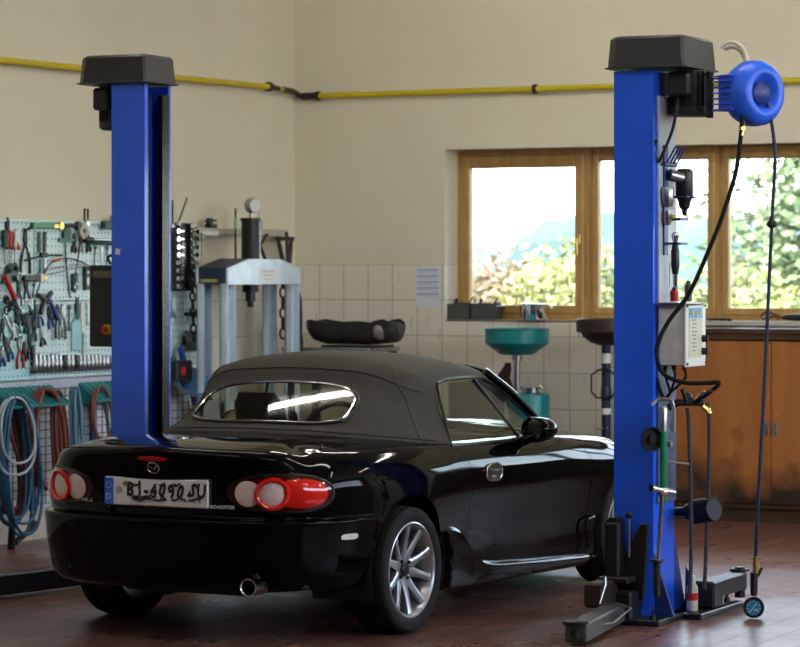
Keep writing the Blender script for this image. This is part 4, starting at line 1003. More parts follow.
# manifold of fittings
MF = (-4.64, 12.92, 1.03)
mf = thing('air_manifold', 'cluster of dark air couplings below the grey control box', 'air fitting', MF)
b = MB(); b.cyl((-.10, -.05, -.03), (-.05, -.03, .0), .018, n=12); b.cyl((-.06, -.04, -.005), (.05, .02, -.005), .016, n=12); b.ball((-.02, 0, .02), .024); b.cyl((-.015, -.03, .0), (-.03, -.05, .06), .011, n=10); b.build('manifold_body', 'darksteel', mf)
b = MB(); b.cyl((.03, .02, -.005), (.075, .05, -.055), .013, n=10); b.cyl((.062, .04, -.04), (.068, .045, -.047), .017, n=6); b.cyl((.02, -.02, 0), (.07, -.01, .05), .009, n=10); b.build('coupling', 'brass', mf)
for x0, y0, pts, lab in ((0, 0, [(-4.59, 12.99, 1.02), (-4.585, 13.01, .97), (-4.59, 13.02, .7), (-4.60, 13.02, .4), (-4.61, 13.01, .14)], 'dark hose hanging straight down from the air couplings, the outer one'), (0, 0, [(-4.67, 12.94, 1.0), (-4.665, 12.95, .9), (-4.66, 12.96, .62), (-4.66, 12.97, .34), (-4.665, 12.96, .12)], 'dark hose hanging straight down beside the chrome rod, the inner one')):
    b = MB(); b.tube(smooth(pts, 6), .010, 8); o = b.build('air_hose', mat('dark_grey_hose', (.045, .045, .05), .6)); tag(o, lab, 'hose', 'hoses hanging from the air couplings')
# grease gun
GG = (-4.70, 12.70, .9)
g = thing('grease_gun', 'slim green grease gun with a silver head hanging on the right post', 'grease gun', GG)
b = MB(); b.lathe([(0, -.33), (.016, -.33), (.017, -.32), (.017, 0), (0, 0)], n=18); b.build('barrel', 'green', g)
b = MB(); b.lathe([(0, 0), (.020, 0), (.020, .10), (.014, .115), (0, .115)], n=18); b.cyl((.04, .03, .0), (.04, .03, .10), .011, n=12); b.tube(smooth([(.04, .03, .1), (.03, .02, .14), (-.02, 0, .15), (-.05, -.02, .12)], 5), .009, 8); b.build('pump_head', 'steel', g)
b = MB(); b.box((.02, .02, -.06), (.03, .03, .03), .004); b.cyl((.0, .0, -.14), (.10, .07, -.155), .006, n=8); b.build('lever', 'steel', g)
DK = (-4.745, 12.66, .865)
d = thing('magnetic_dish', 'round dark dish stuck to the right post beside the grease gun', 'dish', DK); b = MB(); b.lathe([(0, -.02), (.045, -.02), (.058, 0), (.058, .012), (.05, .012), (.042, -.005), (0, -.005)], (0, 0, 0), (.8, -.6, 0), 28); b.build('dish', 'rubber', d); b = MB(); b.cyl((0, 0, 0), (.008, -.006, 0), .02, n=18); b.build('magnet', 'rubber', d)
# T handle tool with ribbed grip
TH = (-4.69, 12.66, .62)
t = thing('extension_bar', 'long chrome bar with a cross handle and ribbed black grip leaning on the right post', 'tool', TH)
b = MB(); b.cyl((0, 0, 0), (-.015, -.02, -.33), .0095, n=12); b.build('bar', 'chrome', t)
b = MB(); b.cyl((-.03, -.05, .02), (.035, .06, -.005), .014, n=14); b.cyl((-.034, -.058, .022), (-.024, -.04, .018), .018, n=14); b.ball((0, .01, .0), .026); b.build('ratchet_head', 'chrome', t)
b = MB(); b.lathe([(0, -.31), (.03, -.31), (.032, -.32), (.016, -.33)] + [(.016 + .002 * (k % 2), -.335 - k * .008) for k in range(18)] + [(.012, -.485), (0, -.487)], (-.018, -.026, 0), (0, 0, 1), 18); b.build('grip', 'black', t)
# ribbed filter / silencer behind the hoses
SL = (-4.66, 13.06, .50)
s = thing('air_silencer', 'ribbed black cylinder sticking out behind the hoses low on the right post', 'silencer', SL, R(-20))
b = MB(); b.cyl((-.02, 0, 0), (.10, 0, .02), .055, n=24)
for k in range(20): a = 2 * PI * k / 20; b.box((.045, .056 * math.cos(a), .01 + .056 * math.sin(a)), (.11, .008, .008), rot=(a, -.16, 0))
b.build('silencer_body', 'black', s); b = MB(); b.cyl((-.14, 0, -.01), (-.02, 0, 0), .024, n=16); b.cyl((-.06, 0, -.005), (-.03, 0, 0), .04, n=18); b.build('inlet_pipe', 'darksteel', s)
# small spray bottle on the foot plate
SB = (-4.685, 13.05, .03)
s = thing('spray_bottle', 'small cream bottle with a red label standing on the right post foot', 'bottle', SB)
b = MB(); b.lathe([(0, 0), (.026, 0), (.028, .01), (.028, .11), (.02, .125), (.016, .13), (0, .13)], n=22); b.build('bottle', mat('cream_plastic', (.62, .58, .46), .4), s)
b = MB(); b.lathe([(0, .13), (.016, .13), (.016, .16), (.012, .166), (0, .166)], n=16); b.build('bottle_cap', 'white', s)
b = MB(); b.lathe([(.0285, .05), (.0288, .05), (.0288, .085), (.0285, .085)], n=22, closed=True); b.build('bottle_label', 'red', s)

# ================================================================== along the back wall
t = thing('notice', 'pale blue printed paper notice on the tiles left of the window', 'notice', (-8.601, 18.487, 1.534))
b = MB(); b.box((0, -.001, 0), (.188, .003, .29)); sh = b.build('sheet', 'paper', t)
b = MB(); rn = random.Random(3)
for k in range(5):
    z = .115 - k * .042; b.box((0, -.003, z), (.165, .001, .014)); b.box((-.03 + rn.uniform(-.01, .02), -.003, z - .016), (.10, .001, .004)); b.box((.05, -.003, z - .022), (.05, .001, .004))
b.build('print', mat('faded_blue_print', (.40, .45, .62), .8), sh)

# gas pipe round the corner
gp = thing('gas_pipe', 'thin yellow pipe running along both walls high up and round the corner', 'pipe', (LX, BY, 2.9))
def gpt(pts, r, nm, m, n=12):
    b = MB(); b.T = Matrix.Translation((-LX, -BY, -2.9)); b.tube(pts, r, n); return b.build(nm, m, gp)
gpt([(-9.60, 12.6, 2.888), (-9.60, 16.2, 2.915), (-9.60, 17.98, 2.938)], .0205, 'pipe_run', 'yellow')
gpt([(-9.60, 18.02, 2.936), (-9.60, 18.10, 2.934), (-9.60, 18.13, 2.932)], .019, 'valve_union', 'darksteel')
gpt([(-9.60, 18.13, 2.932), (-9.60, 18.30, 2.925)], .016, 'pipe_link', 'yellow')
gpt(smooth([(-9.60, 18.20, 2.93), (-9.598, 18.36, 2.922), (-9.585, 18.415, 2.90), (-9.56, 18.43, 2.893), (-9.52, 18.43, 2.893)], 5), .021, 'elbow', 'rust')
gpt([(-9.56, 18.43, 2.893), (-9.44, 18.43, 2.893)], .026, 'coupling', 'darksteel')
gpt([(-9.44, 18.43, 2.893), (-7.76, 18.43, 2.897), (-1.8, 18.43, 2.92)], .0205, 'pipe_run', 'yellow')
for p, ax in (((-9.60, 17.99, 2.938), 'y'), ((-9.44, 18.43, 2.893), 'x'), ((-7.76, 18.43, 2.897), 'x')):
    b = MB(); b.T = Matrix.Translation((-LX, -BY, -2.9)); q = Vector(p); d = Vector((0, .016, 0)) if ax == 'y' else Vector((.012, 0, 0)); b.cyl(q - d, q + d, .034, n=16)
    w_ = Vector((-.05, 0, 0)) if ax == 'y' else Vector((0, .05, 0)); b.cyl(q, q + w_, .010, n=8); b.build('pipe_clamp', 'darksteel', gp)

# things on the sill
def bin_box(x, lab):
    t = thing('plastic_bin', lab, 'bin', (x, 18.60, 1.303), 0, 'grey bins on the window sill')
    b = MB(); w, d, h, f = .17, .15, .115, .055
    o = [(-w / 2, -d / 2), (w / 2, -d / 2), (w / 2, d / 2), (-w / 2, d / 2)]; tk = .006
    b.box((0, 0, tk / 2), (w, d, tk)); b.box((-w / 2 + tk / 2, 0, h / 2), (tk, d, h)); b.box((0, d / 2 - tk / 2, h / 2), (w, tk, h)); b.box((0, -d / 2 + tk / 2, h * .48), (w, tk, h * .96))
    b.prism([(-d / 2, 0), (d / 2, 0), (d / 2, h), (-d / 2, h)], w / 2 - tk, w / 2, 0, Matrix.Rotation(R(90), 4, 'Z') @ Matrix.Rotation(0, 4, 'X')) if False else b.box((w / 2 + .012, 0, h * .42), (tk, d, h * .9), rot=(0, R(18), 0))
    b.build('bin_body', 'bin', t); b = MB(); b.tube([(.05, -.05, .05), (.10, -.02, .16)], .006, 8); b.build('brush_handle', 'black', t); b = MB(); b.tube([(-.06, .03, .1), (-.05, .04, .145)], .012, 8); b.build('bottle_neck', 'black', t); return t
bin_box(-8.395, 'grey plastic bin in the left corner of the window sill'); bin_box(-8.205, 'grey plastic bin on the sill between the corner bin and the pot')
t = thing('cooking_pot', 'shiny steel pot standing on the window sill above the teal basin', 'pot', (-7.795, 18.50, 1.302))
b = MB(); b.lathe([(0, 0), (.085, 0), (.095, .008), (.097, .02), (.098, .105), (.105, .11), (.105, .115), (.094, .114), (.092, .02), (0, .012)], n=40); b.build('pot_body', 'chrome', t)
b = MB(); b.tube([(.1, -.02, .09), (.125, -.02, .09), (.125, .02, .09), (.1, .02, .09)], .005, 6); b.build('pot_handle', 'steel', t)
t = thing('barcode_scanner', 'black oval hand device with a looped cable on the sill at the right edge', 'scanner', (-5.93, 18.47, 1.311))
b = MB(); b.ball((.03, 0, .025), (.11, .035, .024), 18, 10); b.build('scanner_body', 'black', t)
b = MB(); b.tube(smooth([(-.07, 0, .02), (-.12, -.01, .045), (-.18, 0, .06), (-.22, .01, .03), (-.18, -.02, .012), (-.12, -.02, .03), (-.08, -.02, .008)], 6), .006, 6); b.build('cable', 'black', t)
for k, (x, r) in enumerate(((-6.46, 8), (-6.40, -14))):
    t = thing('marker_pen', ('black marker pen lying on the sill, the left one' if k == 0 else 'black marker pen lying on the sill, the right one'), 'pen', (x, 18.45, 1.3185), R(r), 'pens on the sill'); b = MB(); b.cyl((-.05, 0, 0), (.03, 0, 0), .008, n=10); b.build('pen_body', 'black', t); b = MB(); b.cyl((.03, 0, 0), (.06, 0, 0), .0092, n=10); b.build('pen_cap', 'darksteel', t)

# wooden cupboards under the window
M['cupboard'] = wood('brown_stained_wood', (.44, .165, .042), (.31, .105, .024), .42, (6, 6, 1.2), (.0, .8))
M['cupdark'] = wood('dark_brown_wood', (.075, .034, .014), (.045, .02, .01), .5, (6, 6, 1.2))
def cupboard(x0, x1, splits, lab):
    L0 = ((x0 + x1) / 2, 18.27, 0); t = thing('cupboard', lab, 'cupboard', L0, 0, 'wooden cupboards under the window')
    b = rel(L0); b.box(((x0 + x1) / 2, 18.285, .66), (x1 - x0, .39, 1.14), .004); b.build('carcass', 'cupdark', t)
    b = rel(L0); b.box(((x0 + x1) / 2, 18.29, .05), (x1 - x0 - .02, .34, .10)); b.build('plinth', 'cupdark', t)
    b = rel(L0); b.box(((x0 + x1) / 2, 18.265, 1.25), (x1 - x0, .43, .035), .004); b.build('cupboard_top', 'cupdark', t)
    b = rel(L0); b.box(((x0 + x1) / 2, 18.07, 1.215), (x1 - x0, .02, .045), .003); b.build('top_rail', 'cupdark', t)
    for k in range(len(splits) - 1):
        a, c = splits[k], splits[k + 1]
        b = rel(L0); b.box(((a + c) / 2, 18.08, .655), (c - a - .006, .022, 1.06), .003); d = b.build('door', 'cupboard', t)
        hx = c - .032 if k % 2 == 0 else a + .036
        b = rel(L0); b.box((hx, 18.066, .615), (.030, .006, .085), .003); b.tube([(hx, 18.062, .65), (hx, 18.05, .64), (hx, 18.05, .59), (hx, 18.062, .58)], .005, 6); b.build('handle', 'steel', d)
        if k % 2: b = rel(L0); b.cyl((hx + .004, 18.07, .715), (hx + .004, 18.064, .715), .009, n=12); b.build('keyhole', 'brass', d)
cupboard(-6.83, -5.06, [-6.82, -5.945, -5.07], 'tall brown stained wooden cupboard with recessed handles below the right windows')
M['cupboard'] = M['cupdark']; cupboard(-5.05, -2.10, [-5.04, -4.30, -3.57, -2.84, -2.11], 'unseen cupboard added further right, dark so the car side reflects black')  # added out of view, dark to keep the reflection in the car flank dark

# oil drain stands
TD = (-7.72, 18.02, 0)
td = thing('oil_drainer', 'teal oil drainer with a wide basin on a pole over a teal tank', 'oil drainer', TD)
b = MB(); b.lathe([(0, 1.075), (.10, 1.078), (.125, 1.088), (.208, 1.150), (.215, 1.158), (.215, 1.245), (.221, 1.25), (.221, 1.258), (.206, 1.258), (.206, 1.165), (.11, 1.10), (0, 1.095)], n=48); b.build('basin', 'teal', td)
b = MB(); b.cyl((.0, 0, .84), (.0, 0, 1.08), .02, n=14); b.cyl((0, 0, 1.04), (0, 0, 1.075), .035, n=14); b.build('pole', 'steel', td)
b = MB(); b.lathe([(0, .10), (.135, .10), (.14, .11), (.14, .80), (.135, .815), (.04, .825), (0, .825)], (.08, .02, 0), (0, 0, 1), 40); b.build('tank', 'teal', td)
b = MB(); b.cyl((.11, 0, .825), (.11, 0, .86), .045, n=16); b.cyl((.08, -.05, .83), (.06, -.07, .87), .012, n=8); b.tube([(.14, 0, .86), (.17, -.02, .87), (.20, -.02, .845)], .01, 8); b.build('tank_fittings', 'steel', td)
b = MB()
for a in (0, 120, 240): b.cyl((.08 + .12 * math.cos(R(a)), .02 + .13 * math.sin(R(a)), .0), (.08 + .12 * math.cos(R(a)), .02 + .13 * math.sin(R(a)), .10), .025, n=12)
b.build('castor', 'black', td)
t = thing('cleaning_rag', 'dark red rag tied on the pole under the teal basin', 'rag', (-7.76, 17.97, .92)); rn = random.Random(5); b = MB(); P = []
for i in range(9):
    z = .105 - i * .024; P.append([(.018 * math.cos(a) * (1 + i * .38) * (1 + .3 * math.sin(3 * a + i)) - .006 * i, -.014 + .014 * math.sin(a) * (1 + i * .22), z) for a in np.linspace(0, 2 * PI, 19)])
b.grid(P); b.build('cloth', 'cloth', t)
t = thing('waste_tub', 'black tub with a green rim behind the car, left of the teal tank', 'tub', (-7.84, 17.62, 0), 0)
b = MB(); b.lathe([(0, .0), (.14, 0), (.165, .02), (.19, .86), (.186, .90), (.16, .91), (.15, .88), (0, .85)], n=32); b.build('tub_body', 'black', t)
b = MB(); b.tube([(.12, -.12, .9), (.19, -.02, .88), (.26, .0, .70)], .018, 8); b.build('tub_strap', 'darkgreen', t)
DD = (-7.075, 18.02, 0)
dd = thing('oil_drainer', 'oily dark brown oil drainer with a round pan on a slim blue pole', 'oil drainer', DD)
b = MB(); b.lathe([(0, 1.145), (.05, 1.147), (.11, 1.17), (.165, 1.215), (.185, 1.235), (.198, 1.24), (.198, 1.318), (.19, 1.326), (.18, 1.318), (.175, 1.25), (.10, 1.19), (0, 1.17)], n=44); pn = b.build('pan', 'rust', dd)
b = MB(); b.box((-.13, -.12, 1.235), (.02, .02, .07), .004, rot=(0, .5, .6)); b.build('pan_latch', 'steel', pn)
b = MB(); b.cyl((0, 0, .06), (0, 0, 1.15), .030, n=18); b.cyl((0, 0, .9), (0, 0, 1.16), .024, n=14); b.lathe([(.03, .78), (.035, .79), (.035, .86), (.03, .87)], n=18, closed=True); b.build('pole', mat('blue_black_paint', (.008, .014, .05), .4), dd)
b = MB(); b.lathe([(.0255, 1.03), (.033, 1.03), (.033, 1.095), (.0255, 1.095)], n=18, closed=True); b.build('pole_label', 'white', dd); b = MB(); b.lathe([(.031, .69), (.034, .69), (.034, .73), (.031, .73)], n=18, closed=True); b.build('pole_label', 'white', dd)
b = MB(); b.tube([(.0, -.03, .99), (-.04, -.04, .985), (-.085, -.05, .95), (-.085, -.05, .84), (-.05, -.04, .80), (0, -.03, .80)], .007, 8); b.tube([(0, -.03, .99), (.04, -.04, .985), (.085, -.05, .95), (.085, -.05, .84), (.05, -.04, .80), (0, -.03, .80)], .007, 8); b.build('grip_loop', 'darksteel', dd); b = MB(); b.cyl((-.06, -.03, .59), (.02, -.02, .60), .006, n=8); b.build('lock_pin', 'steel', dd)
b = MB(); b.cyl((0, 0, .03), (0, 0, .07), .24, .22, 36); b.build('foot', 'darksteel', dd)

# bench with trough
BN = (-9.08, 18.08, 0)
bn = thing('workbench', 'low dark steel bench against the tiles carrying the black trough', 'bench', BN)
b = MB(); b.box((.0, .0, 1.10), (.68, .5, .03), .005); b.build('bench_top', 'steel', bn)
b = MB(); b.box((.14, -.02, 1.122), (.40, .34, .016), .004); b.build('drip_tray', 'darksteel', bn)
for x in (-.30, .30):
    for y in (-.21, .21): b = MB(); b.box((x, y, .545), (.05, .05, 1.09), .004); b.build('leg', 'darksteel', bn)
b = MB(); b.box((.0, 0, .4), (.64, .45, .025), .004); b.build('shelf', 'darksteel', bn)
M['trough'] = mat('sooty_black_plastic', (.03, .026, .021), .55, noise=.55, scale=9, bump=.3, col2=(.012, .011, .010))
TR = (-8.93, 17.99, 1.137)
t = thing('oil_trough', 'long dirty black trough lying on the bench in front of the tiled wall', 'trough', TR, R(-1))
b = MB(); P = []; Q = []
for i in range(41):
    u = i / 40; x = -.365 + .73 * u
    r = np.interp(u, [0, .03, .10, .25, .7, .86, .95, 1], [.01, .06, .10, .108, .10, .105, .10, .05]); zc = np.interp(u, [0, .1, .3, .7, .9, 1], [.135, .115, .10, .095, .11, .125]); wob = .006 * math.sin(u * 17)
    top = np.interp(u, [0, .1, .5, .75, .9, 1], [.15, .165, .15, .152, .175, .14])
    P.append([(x, .15 * r / .1 * math.cos(a) * .8, max(.0, zc + wob - r * abs(math.sin(a)) ** .9) if True else 0) for a in np.linspace(0, -PI, 15)])
    P[-1] = [(x, .12 * r / .1, top + wob)] + P[-1] + [(x, -.12 * r / .1, top + wob)]
b.grid(P); n = len(P[0]); b.add(P[0], [tuple(range(n))]); b.add(P[-1], [tuple(range(n))[::-1]])
b.add([q for row in P for q in ((row[0][0], row[0][1] - .006, row[0][2] - .02), (row[-1][0], row[-1][1] + .006, row[-1][2] - .02))], [(2 * k, 2 * k + 1, 2 * k + 3, 2 * k + 2) for k in range(40)])
b.build('trough_body', 'trough', t, angle=60)
b = MB(); b.ball((.245, -.092, .095), (.055, .045, .062), 14, 8); b.build('smear', mat('grey_paste', (.30, .28, .26), .6, noise=.5, scale=30), t, label='pale grey smear on the trough')

# ================================================================== along the left wall: press, tools, hoses
# hydraulic press
PX0, PX1, PY0, PY1 = -9.44, -9.20, 16.67, 17.705
PRS = ((PX0 + PX1) / 2, (PY0 + PY1) / 2, 0)
ps = thing('hydraulic_press', 'pale blue hydraulic shop press with a dial gauge, standing by the left wall', 'press', PRS)
for x, nm in ((PX0 + .008, 'rear_plate'), (PX1 - .008, 'front_plate')):
    b = rel(PRS); b.prism([(PY0, 1.553), (PY1, 1.553), (PY1, 1.662), (PY1 - .30, 1.724), (PY0 + .30, 1.724), (PY0, 1.662)], -.008, .008, .002, Matrix.Translation((x, 0, 0)) @ Matrix.Rotation(R(90), 4, 'Z')); b.build('head_plate', 'silverblue', ps)
b = rel(PRS); b.box(((PX0 + PX1) / 2, PY0 + .01, 1.605), (PX1 - PX0 - .02, .016, .10)); L_ = math.hypot(.30, .062); b.box(((PX0 + PX1) / 2, PY0 + .155, 1.690), (PX1 - PX0 - .02, L_, .012), rot=(math.atan2(.062, .30), 0, 0)); b.box(((PX0 + PX1) / 2, (PY0 + PY1) / 2, 1.715), (PX1 - PX0 - .02, .44, .012)); b.box(((PX0 + PX1) / 2, PY1 - .01, 1.605), (PX1 - PX0 - .02, .016, .10)); b.box(((PX0 + PX1) / 2, (PY0 + PY1) / 2, 1.57), (PX1 - PX0 - .02, .5, .02))
b.build('head_cover', mat('shade_dark_cover', (.025, .04, .085), .4, .2, noise=.3, scale=8), ps, label='side cover coloured dark for its shade away from the window')  # shade on the faces turned from the window, put into the colour
b = rel(PRS); b.box(((PX0 + PX1) / 2 - .02, PY0 - .001, 1.58), (.12, .004, .02)); b.build('maker_plate', 'brass', ps)
b = rel(PRS); b.box((PX1 + .001, PY0 + .55, 1.615), (.003, .22, .095)); pl_ = b.build('sticker', 'white', ps)
b = rel(PRS)
for k in range(3): b.box((PX1 + .003, PY0 + .55, 1.64 - k * .025), (.001, .17 - .03 * k, .004))
b.build('sticker_print', 'ink', pl_)
for y in (PY0 + .06, PY1 - .06):
    for x in (PX0 + .03, PX1 - .035):
        b = rel(PRS); b.box((x - .022, y, .80), (.008, .12, 1.52)); b.box((x, y - .056, .80), (.05, .008, 1.52)); b.box((x, y + .056, .80), (.05, .008, 1.52)); b.build('upright', 'silverblue', ps)
b = rel(PRS)
for y in (PY0 + .06, PY1 - .06):
    for k in range(9): b.cyl((PX1 - .052, y, .35 + k * .12), (PX1 - .058 + .005, y, .35 + k * .12), .014, n=12); b.cyl((PX1 - .0615, y, .35 + k * .12), (PX1 - .052, y, .35 + k * .12), .0135, n=12)
b.build('pin_hole', 'black', ps)
b = rel(PRS); b.box(((PX0 + PX1) / 2, (PY0 + PY1) / 2, .72), (.2, PY1 - PY0, .14), .006); b.build('bed_beam', 'silverblue', ps)
b = rel(PRS)
for y in (PY0 + .06, PY1 - .06): b.box(((PX0 + PX1) / 2, y, .025), (.30, .14, .05), .006)
b.build('foot', 'bluedark', ps)
CYY = 17.20
b = rel(PRS); b.cyl((-9.32, CYY, 1.70), (-9.32, CYY, 1.985), .062, n=28); b.cyl((-9.32, CYY, 1.98), (-9.32, CYY, 2.0), .07, n=28); cy = b.build('cylinder', 'black', ps)
b = rel(PRS); b.box((-9.275, CYY + .03, 1.85), (.02, .03, .27), .004); b.build('cylinder_stripe', 'silverblue', cy)
b = rel(PRS); b.cyl((-9.32, CYY, 1.44), (-9.32, CYY, 1.56), .035, n=22); b.cyl((-9.32, CYY, 1.50), (-9.32, CYY, 1.55), .055, n=22); b.cyl((-9.32, CYY, 1.40), (-9.32, CYY, 1.44), .022, n=16); b.build('ram', 'darksteel', ps)
b = rel(PRS); b.cyl((-9.32, CYY, 2.0), (-9.32, CYY + .02, 2.05), .012, n=10); b.cyl((-9.34, CYY + .03, 2.085), (-9.29, CYY + .01, 2.085), .05, n=28); ga = b.build('pressure_gauge', 'steel', ps)
b = rel(PRS); b.cyl((-9.29, CYY + .01, 2.085), (-9.286, CYY + .008, 2.085), .043, n=28); b.build('dial', 'white', ga)
b = rel(PRS); b.tube(smooth([(-9.27, CYY + .12, 1.72), (-9.30, CYY + .11, 1.80), (-9.33, CYY + .07, 1.9), (-9.34, CYY + .04, 1.96)], 5), .012, 8); b.build('pressure_hose', 'black', ps)
b = rel(PRS); b.tube(smooth([(-9.3, 17.62, 1.6), (-9.25, 17.76, 1.5), (-9.25, 17.80, 1.3), (-9.25, 17.79, 1.15), (-9.25, 17.78, .95)], 6), .012, 8); b.cyl((-9.25, 17.79, 1.08), (-9.25, 17.78, 1.2), .025, n=12); b.build('hose', 'black', ps)

def chain(name, pts, r, label, mt='darksteel', group=None):
    P = smooth(pts, 8); D = [0]
    for a, c in zip(P, P[1:]): D.append(D[-1] + (c - a).length)
    n = int(D[-1] / (r * 3.1)); b = MB(); q = Vector(P[0])
    for k in range(n):
        d = D[-1] * (k + .5) / n; i = max(j for j in range(len(D)) if D[j] <= d); i = min(i, len(P) - 2); t = (d - D[i]) / (D[i + 1] - D[i]); c = P[i].lerp(P[i + 1], t); tg = (P[i + 1] - P[i]).normalized()
        u = tg.orthogonal().normalized(); u = u if k % 2 else tg.cross(u)
        b.tube([c + tg * (r * 1.9 * math.cos(a)) + u * (r * 1.1 * math.sin(a)) for a in np.linspace(0, 2 * PI, 13)[:-1]], r * .42, 6, True)
    return tag(b.build(name, mt), label, 'chain', group)
chain('chain', [(-9.5, 16.715, 1.66), (-9.5, 16.735, 1.4), (-9.5, 16.745, 1.18)], .017, 'steel chain hanging beside the spanner rack by the left post')
chain('chain', [(-9.45, 17.916, 1.60), (-9.45, 17.916, 1.38), (-9.45, 17.916, 1.17)], .02, 'dark chain hanging between the far legs of the press')

# wall rail above the press
RLP = (-9.6, 17.5, 1.91)
t = thing('wall_rail', 'cream wall rail above the press with tools hung on it', 'rail', RLP)
b = rel(RLP); b.box((-9.61, 17.52, 1.912), (.07, 1.42, .045), .004); b.build('rail_bar', mat('cream_metal', (.55, .52, .40), .5, noise=.2, scale=9), t)
b = rel(RLP); b.box((-9.57, 17.0, 1.895), (.03, .38, .03), .003); b.build('rail_clip', 'white', t)
for y in (17.0, 17.9):
    b = rel(RLP); b.box((-9.645, y, 1.87), (.02, .05, .16), .003); b.build('wall_bracket', 'darksteel', t)
t = thing('clamp', 'dark bracket clamp standing on the wall rail left of the press cylinder', 'clamp', (-9.58, 17.12, 1.935)); b = MB(); b.box((0, 0, .012), (.05, .09, .024), .003); b.box((0, -.02, .04), (.03, .05, .05), .004); b.cyl((0, -.07, .045), (0, .07, .05), .008, n=8); b.build('clamp_body', 'black', t)
t = thing('torque_rod', 'thin dark rod with a pale green sleeve hanging from the wall rail', 'tool', (-9.555, 17.42, 2.05)); b = MB(); b.cyl((0, 0, -.36), (0, 0, 0), .007, n=8); b.torus((0, 0, .01), (1, 0, 0), .012, .004, 14, 6); b.cyl((0, 0, -.37), (0, 0, -.33), .014, n=8); b.build('rod', 'black', t); b = MB(); b.cyl((0, 0, -.12), (0, 0, -.04), .013, n=10); b.build('sleeve', mat('pale_green', (.35, .5, .42), .5), t)
t = thing('bearing_puller', 'dark two-armed puller hanging at the right end of the wall rail', 'puller', (-9.53, 18.1, 1.86)); b = MB(); b.box((0, 0, .01), (.04, .22, .03), .004); b.cyl((0, .04, -.26), (0, .02, .06), .012, n=10); b.build('puller_beam', 'rust', t)
for y, a in ((-.10, .45), (.09, -.15)): b = MB(); b.box((0, y + a * .1, -.10), (.02, .035, .22), .004, rot=(a, 0, 0)); b.box((0, y + a * .22, -.20), (.02, .07, .03), .004); b.build('puller_arm', 'darksteel', t)
t = thing('angle_bracket', 'small steel angle bracket clipped on the right part of the wall rail', 'bracket', (-9.56, 17.78, 1.935)); b = MB(); b.box((0, 0, .03), (.012, .05, .06), .002); b.box((0, -.02, .07), (.012, .015, .10), .002); b.build('bracket_plate', 'steel', t); b = MB(); b.prism([(-.02, -.08), (0, -.08), (.10, .0), (.08, .0)], -.008, .008, 0, Matrix.Translation((.01, 0, -.03)) @ Matrix.Rotation(R(90), 4, 'Z')); b.build('brace', 'rust', t)
t = thing('long_spanner', 'long steel bar hanging from the left end of the wall rail', 'spanner', (-9.555, 16.93, 1.86)); b = MB(); b.box((0, 0, -.28), (.012, .025, .56), .003); b.build('bar', 'steel', t); b = MB(); b.torus((0, 0, .01), (1, 0, 0), .025, .009, 18, 8); b.build('ring_end', 'steel', t)

# ---------------------------------------------------------------- pegboard
def peg_mat(col):
    m = mat('pale_teal_pegboard', col, .42); nt = m.node_tree; bs = nt.nodes['Principled BSDF']; N = nt.nodes.new; L = nt.links.new
    tc = N('ShaderNodeTexCoord'); s = N('ShaderNodeSeparateXYZ'); L(tc.outputs['Object'], s.inputs[0]); sq = []
    for ax in ('X', 'Z'):
        d = N('ShaderNodeMath'); d.operation = 'DIVIDE'; L(s.outputs[ax], d.inputs[0]); d.inputs[1].default_value = .045
        f = N('ShaderNodeMath'); f.operation = 'FRACT'; L(d.outputs[0], f.inputs[0]); u = N('ShaderNodeMath'); u.operation = 'SUBTRACT'; L(f.outputs[0], u.inputs[0]); u.inputs[1].default_value = .5
        p = N('ShaderNodeMath'); p.operation = 'MULTIPLY'; L(u.outputs[0], p.inputs[0]); L(u.outputs[0], p.inputs[1]); sq.append(p)
    a = N('ShaderNodeMath'); a.operation = 'ADD'; L(sq[0].outputs[0], a.inputs[0]); L(sq[1].outputs[0], a.inputs[1])
    lt = N('ShaderNodeMath'); lt.operation = 'LESS_THAN'; L(a.outputs[0], lt.inputs[0]); lt.inputs[1].default_value = .022
    mx = N('ShaderNodeMix'); mx.data_type = 'RGBA'; L(lt.outputs[0], mx.inputs['Factor']); mx.inputs['A'].default_value = (*col, 1); mx.inputs['B'].default_value = (.06, .20, .20, 1); L(mx.outputs['Result'], bs.inputs['Base Color'])
    return m
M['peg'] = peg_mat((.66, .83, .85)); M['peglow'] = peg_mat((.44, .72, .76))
PWX = -9.63
def board(y0, y1, z0, z1, lab, mt='peg'):
    t = thing('pegboard', lab, 'pegboard', (PWX, (y0 + y1) / 2, z0), R(90), 'pegboard panels of the tool wall'); w = y1 - y0; h = z1 - z0
    b = MB(); b.box((0, 0, h / 2), (w - .004, .012, h), .002); b.build('panel', mt, t)
    b = MB(); b.box((0, -.008, h - .008), (w - .004, .02, .016), .002); b.box((0, -.008, .008), (w - .004, .02, .016), .002); b.build('panel_edge', mt, t); return t
board(13.6, 14.99, 1.46, 1.955, 'pale teal pegboard panel at the upper left of the tool wall')
board(14.995, 15.98, 1.46, 1.955, 'pale teal pegboard panel at the upper right of the tool wall beside the left post')
board(13.6, 14.99, .985, 1.455, 'pale teal pegboard panel at the lower left of the tool wall above the hoses', 'peglow')
board(14.995, 15.98, .985, 1.455, 'pale teal pegboard panel at the lower right of the tool wall behind the switch box')
board(15.985, 16.98, 1.0, 1.955, 'pale teal pegboard strip showing right of the left post behind the spanner rack')
t = thing('tool_ledge', 'pale lilac grey ledge running below the pegboard', 'ledge', (PWX, 15.3, .96), R(90)); b = MB(); b.box((0, -.03, -.01), (3.36, .06, .055), .004); b.build('ledge_bar', mat('lilac_grey', (.46, .47, .58), .45, noise=.1, scale=5), t)
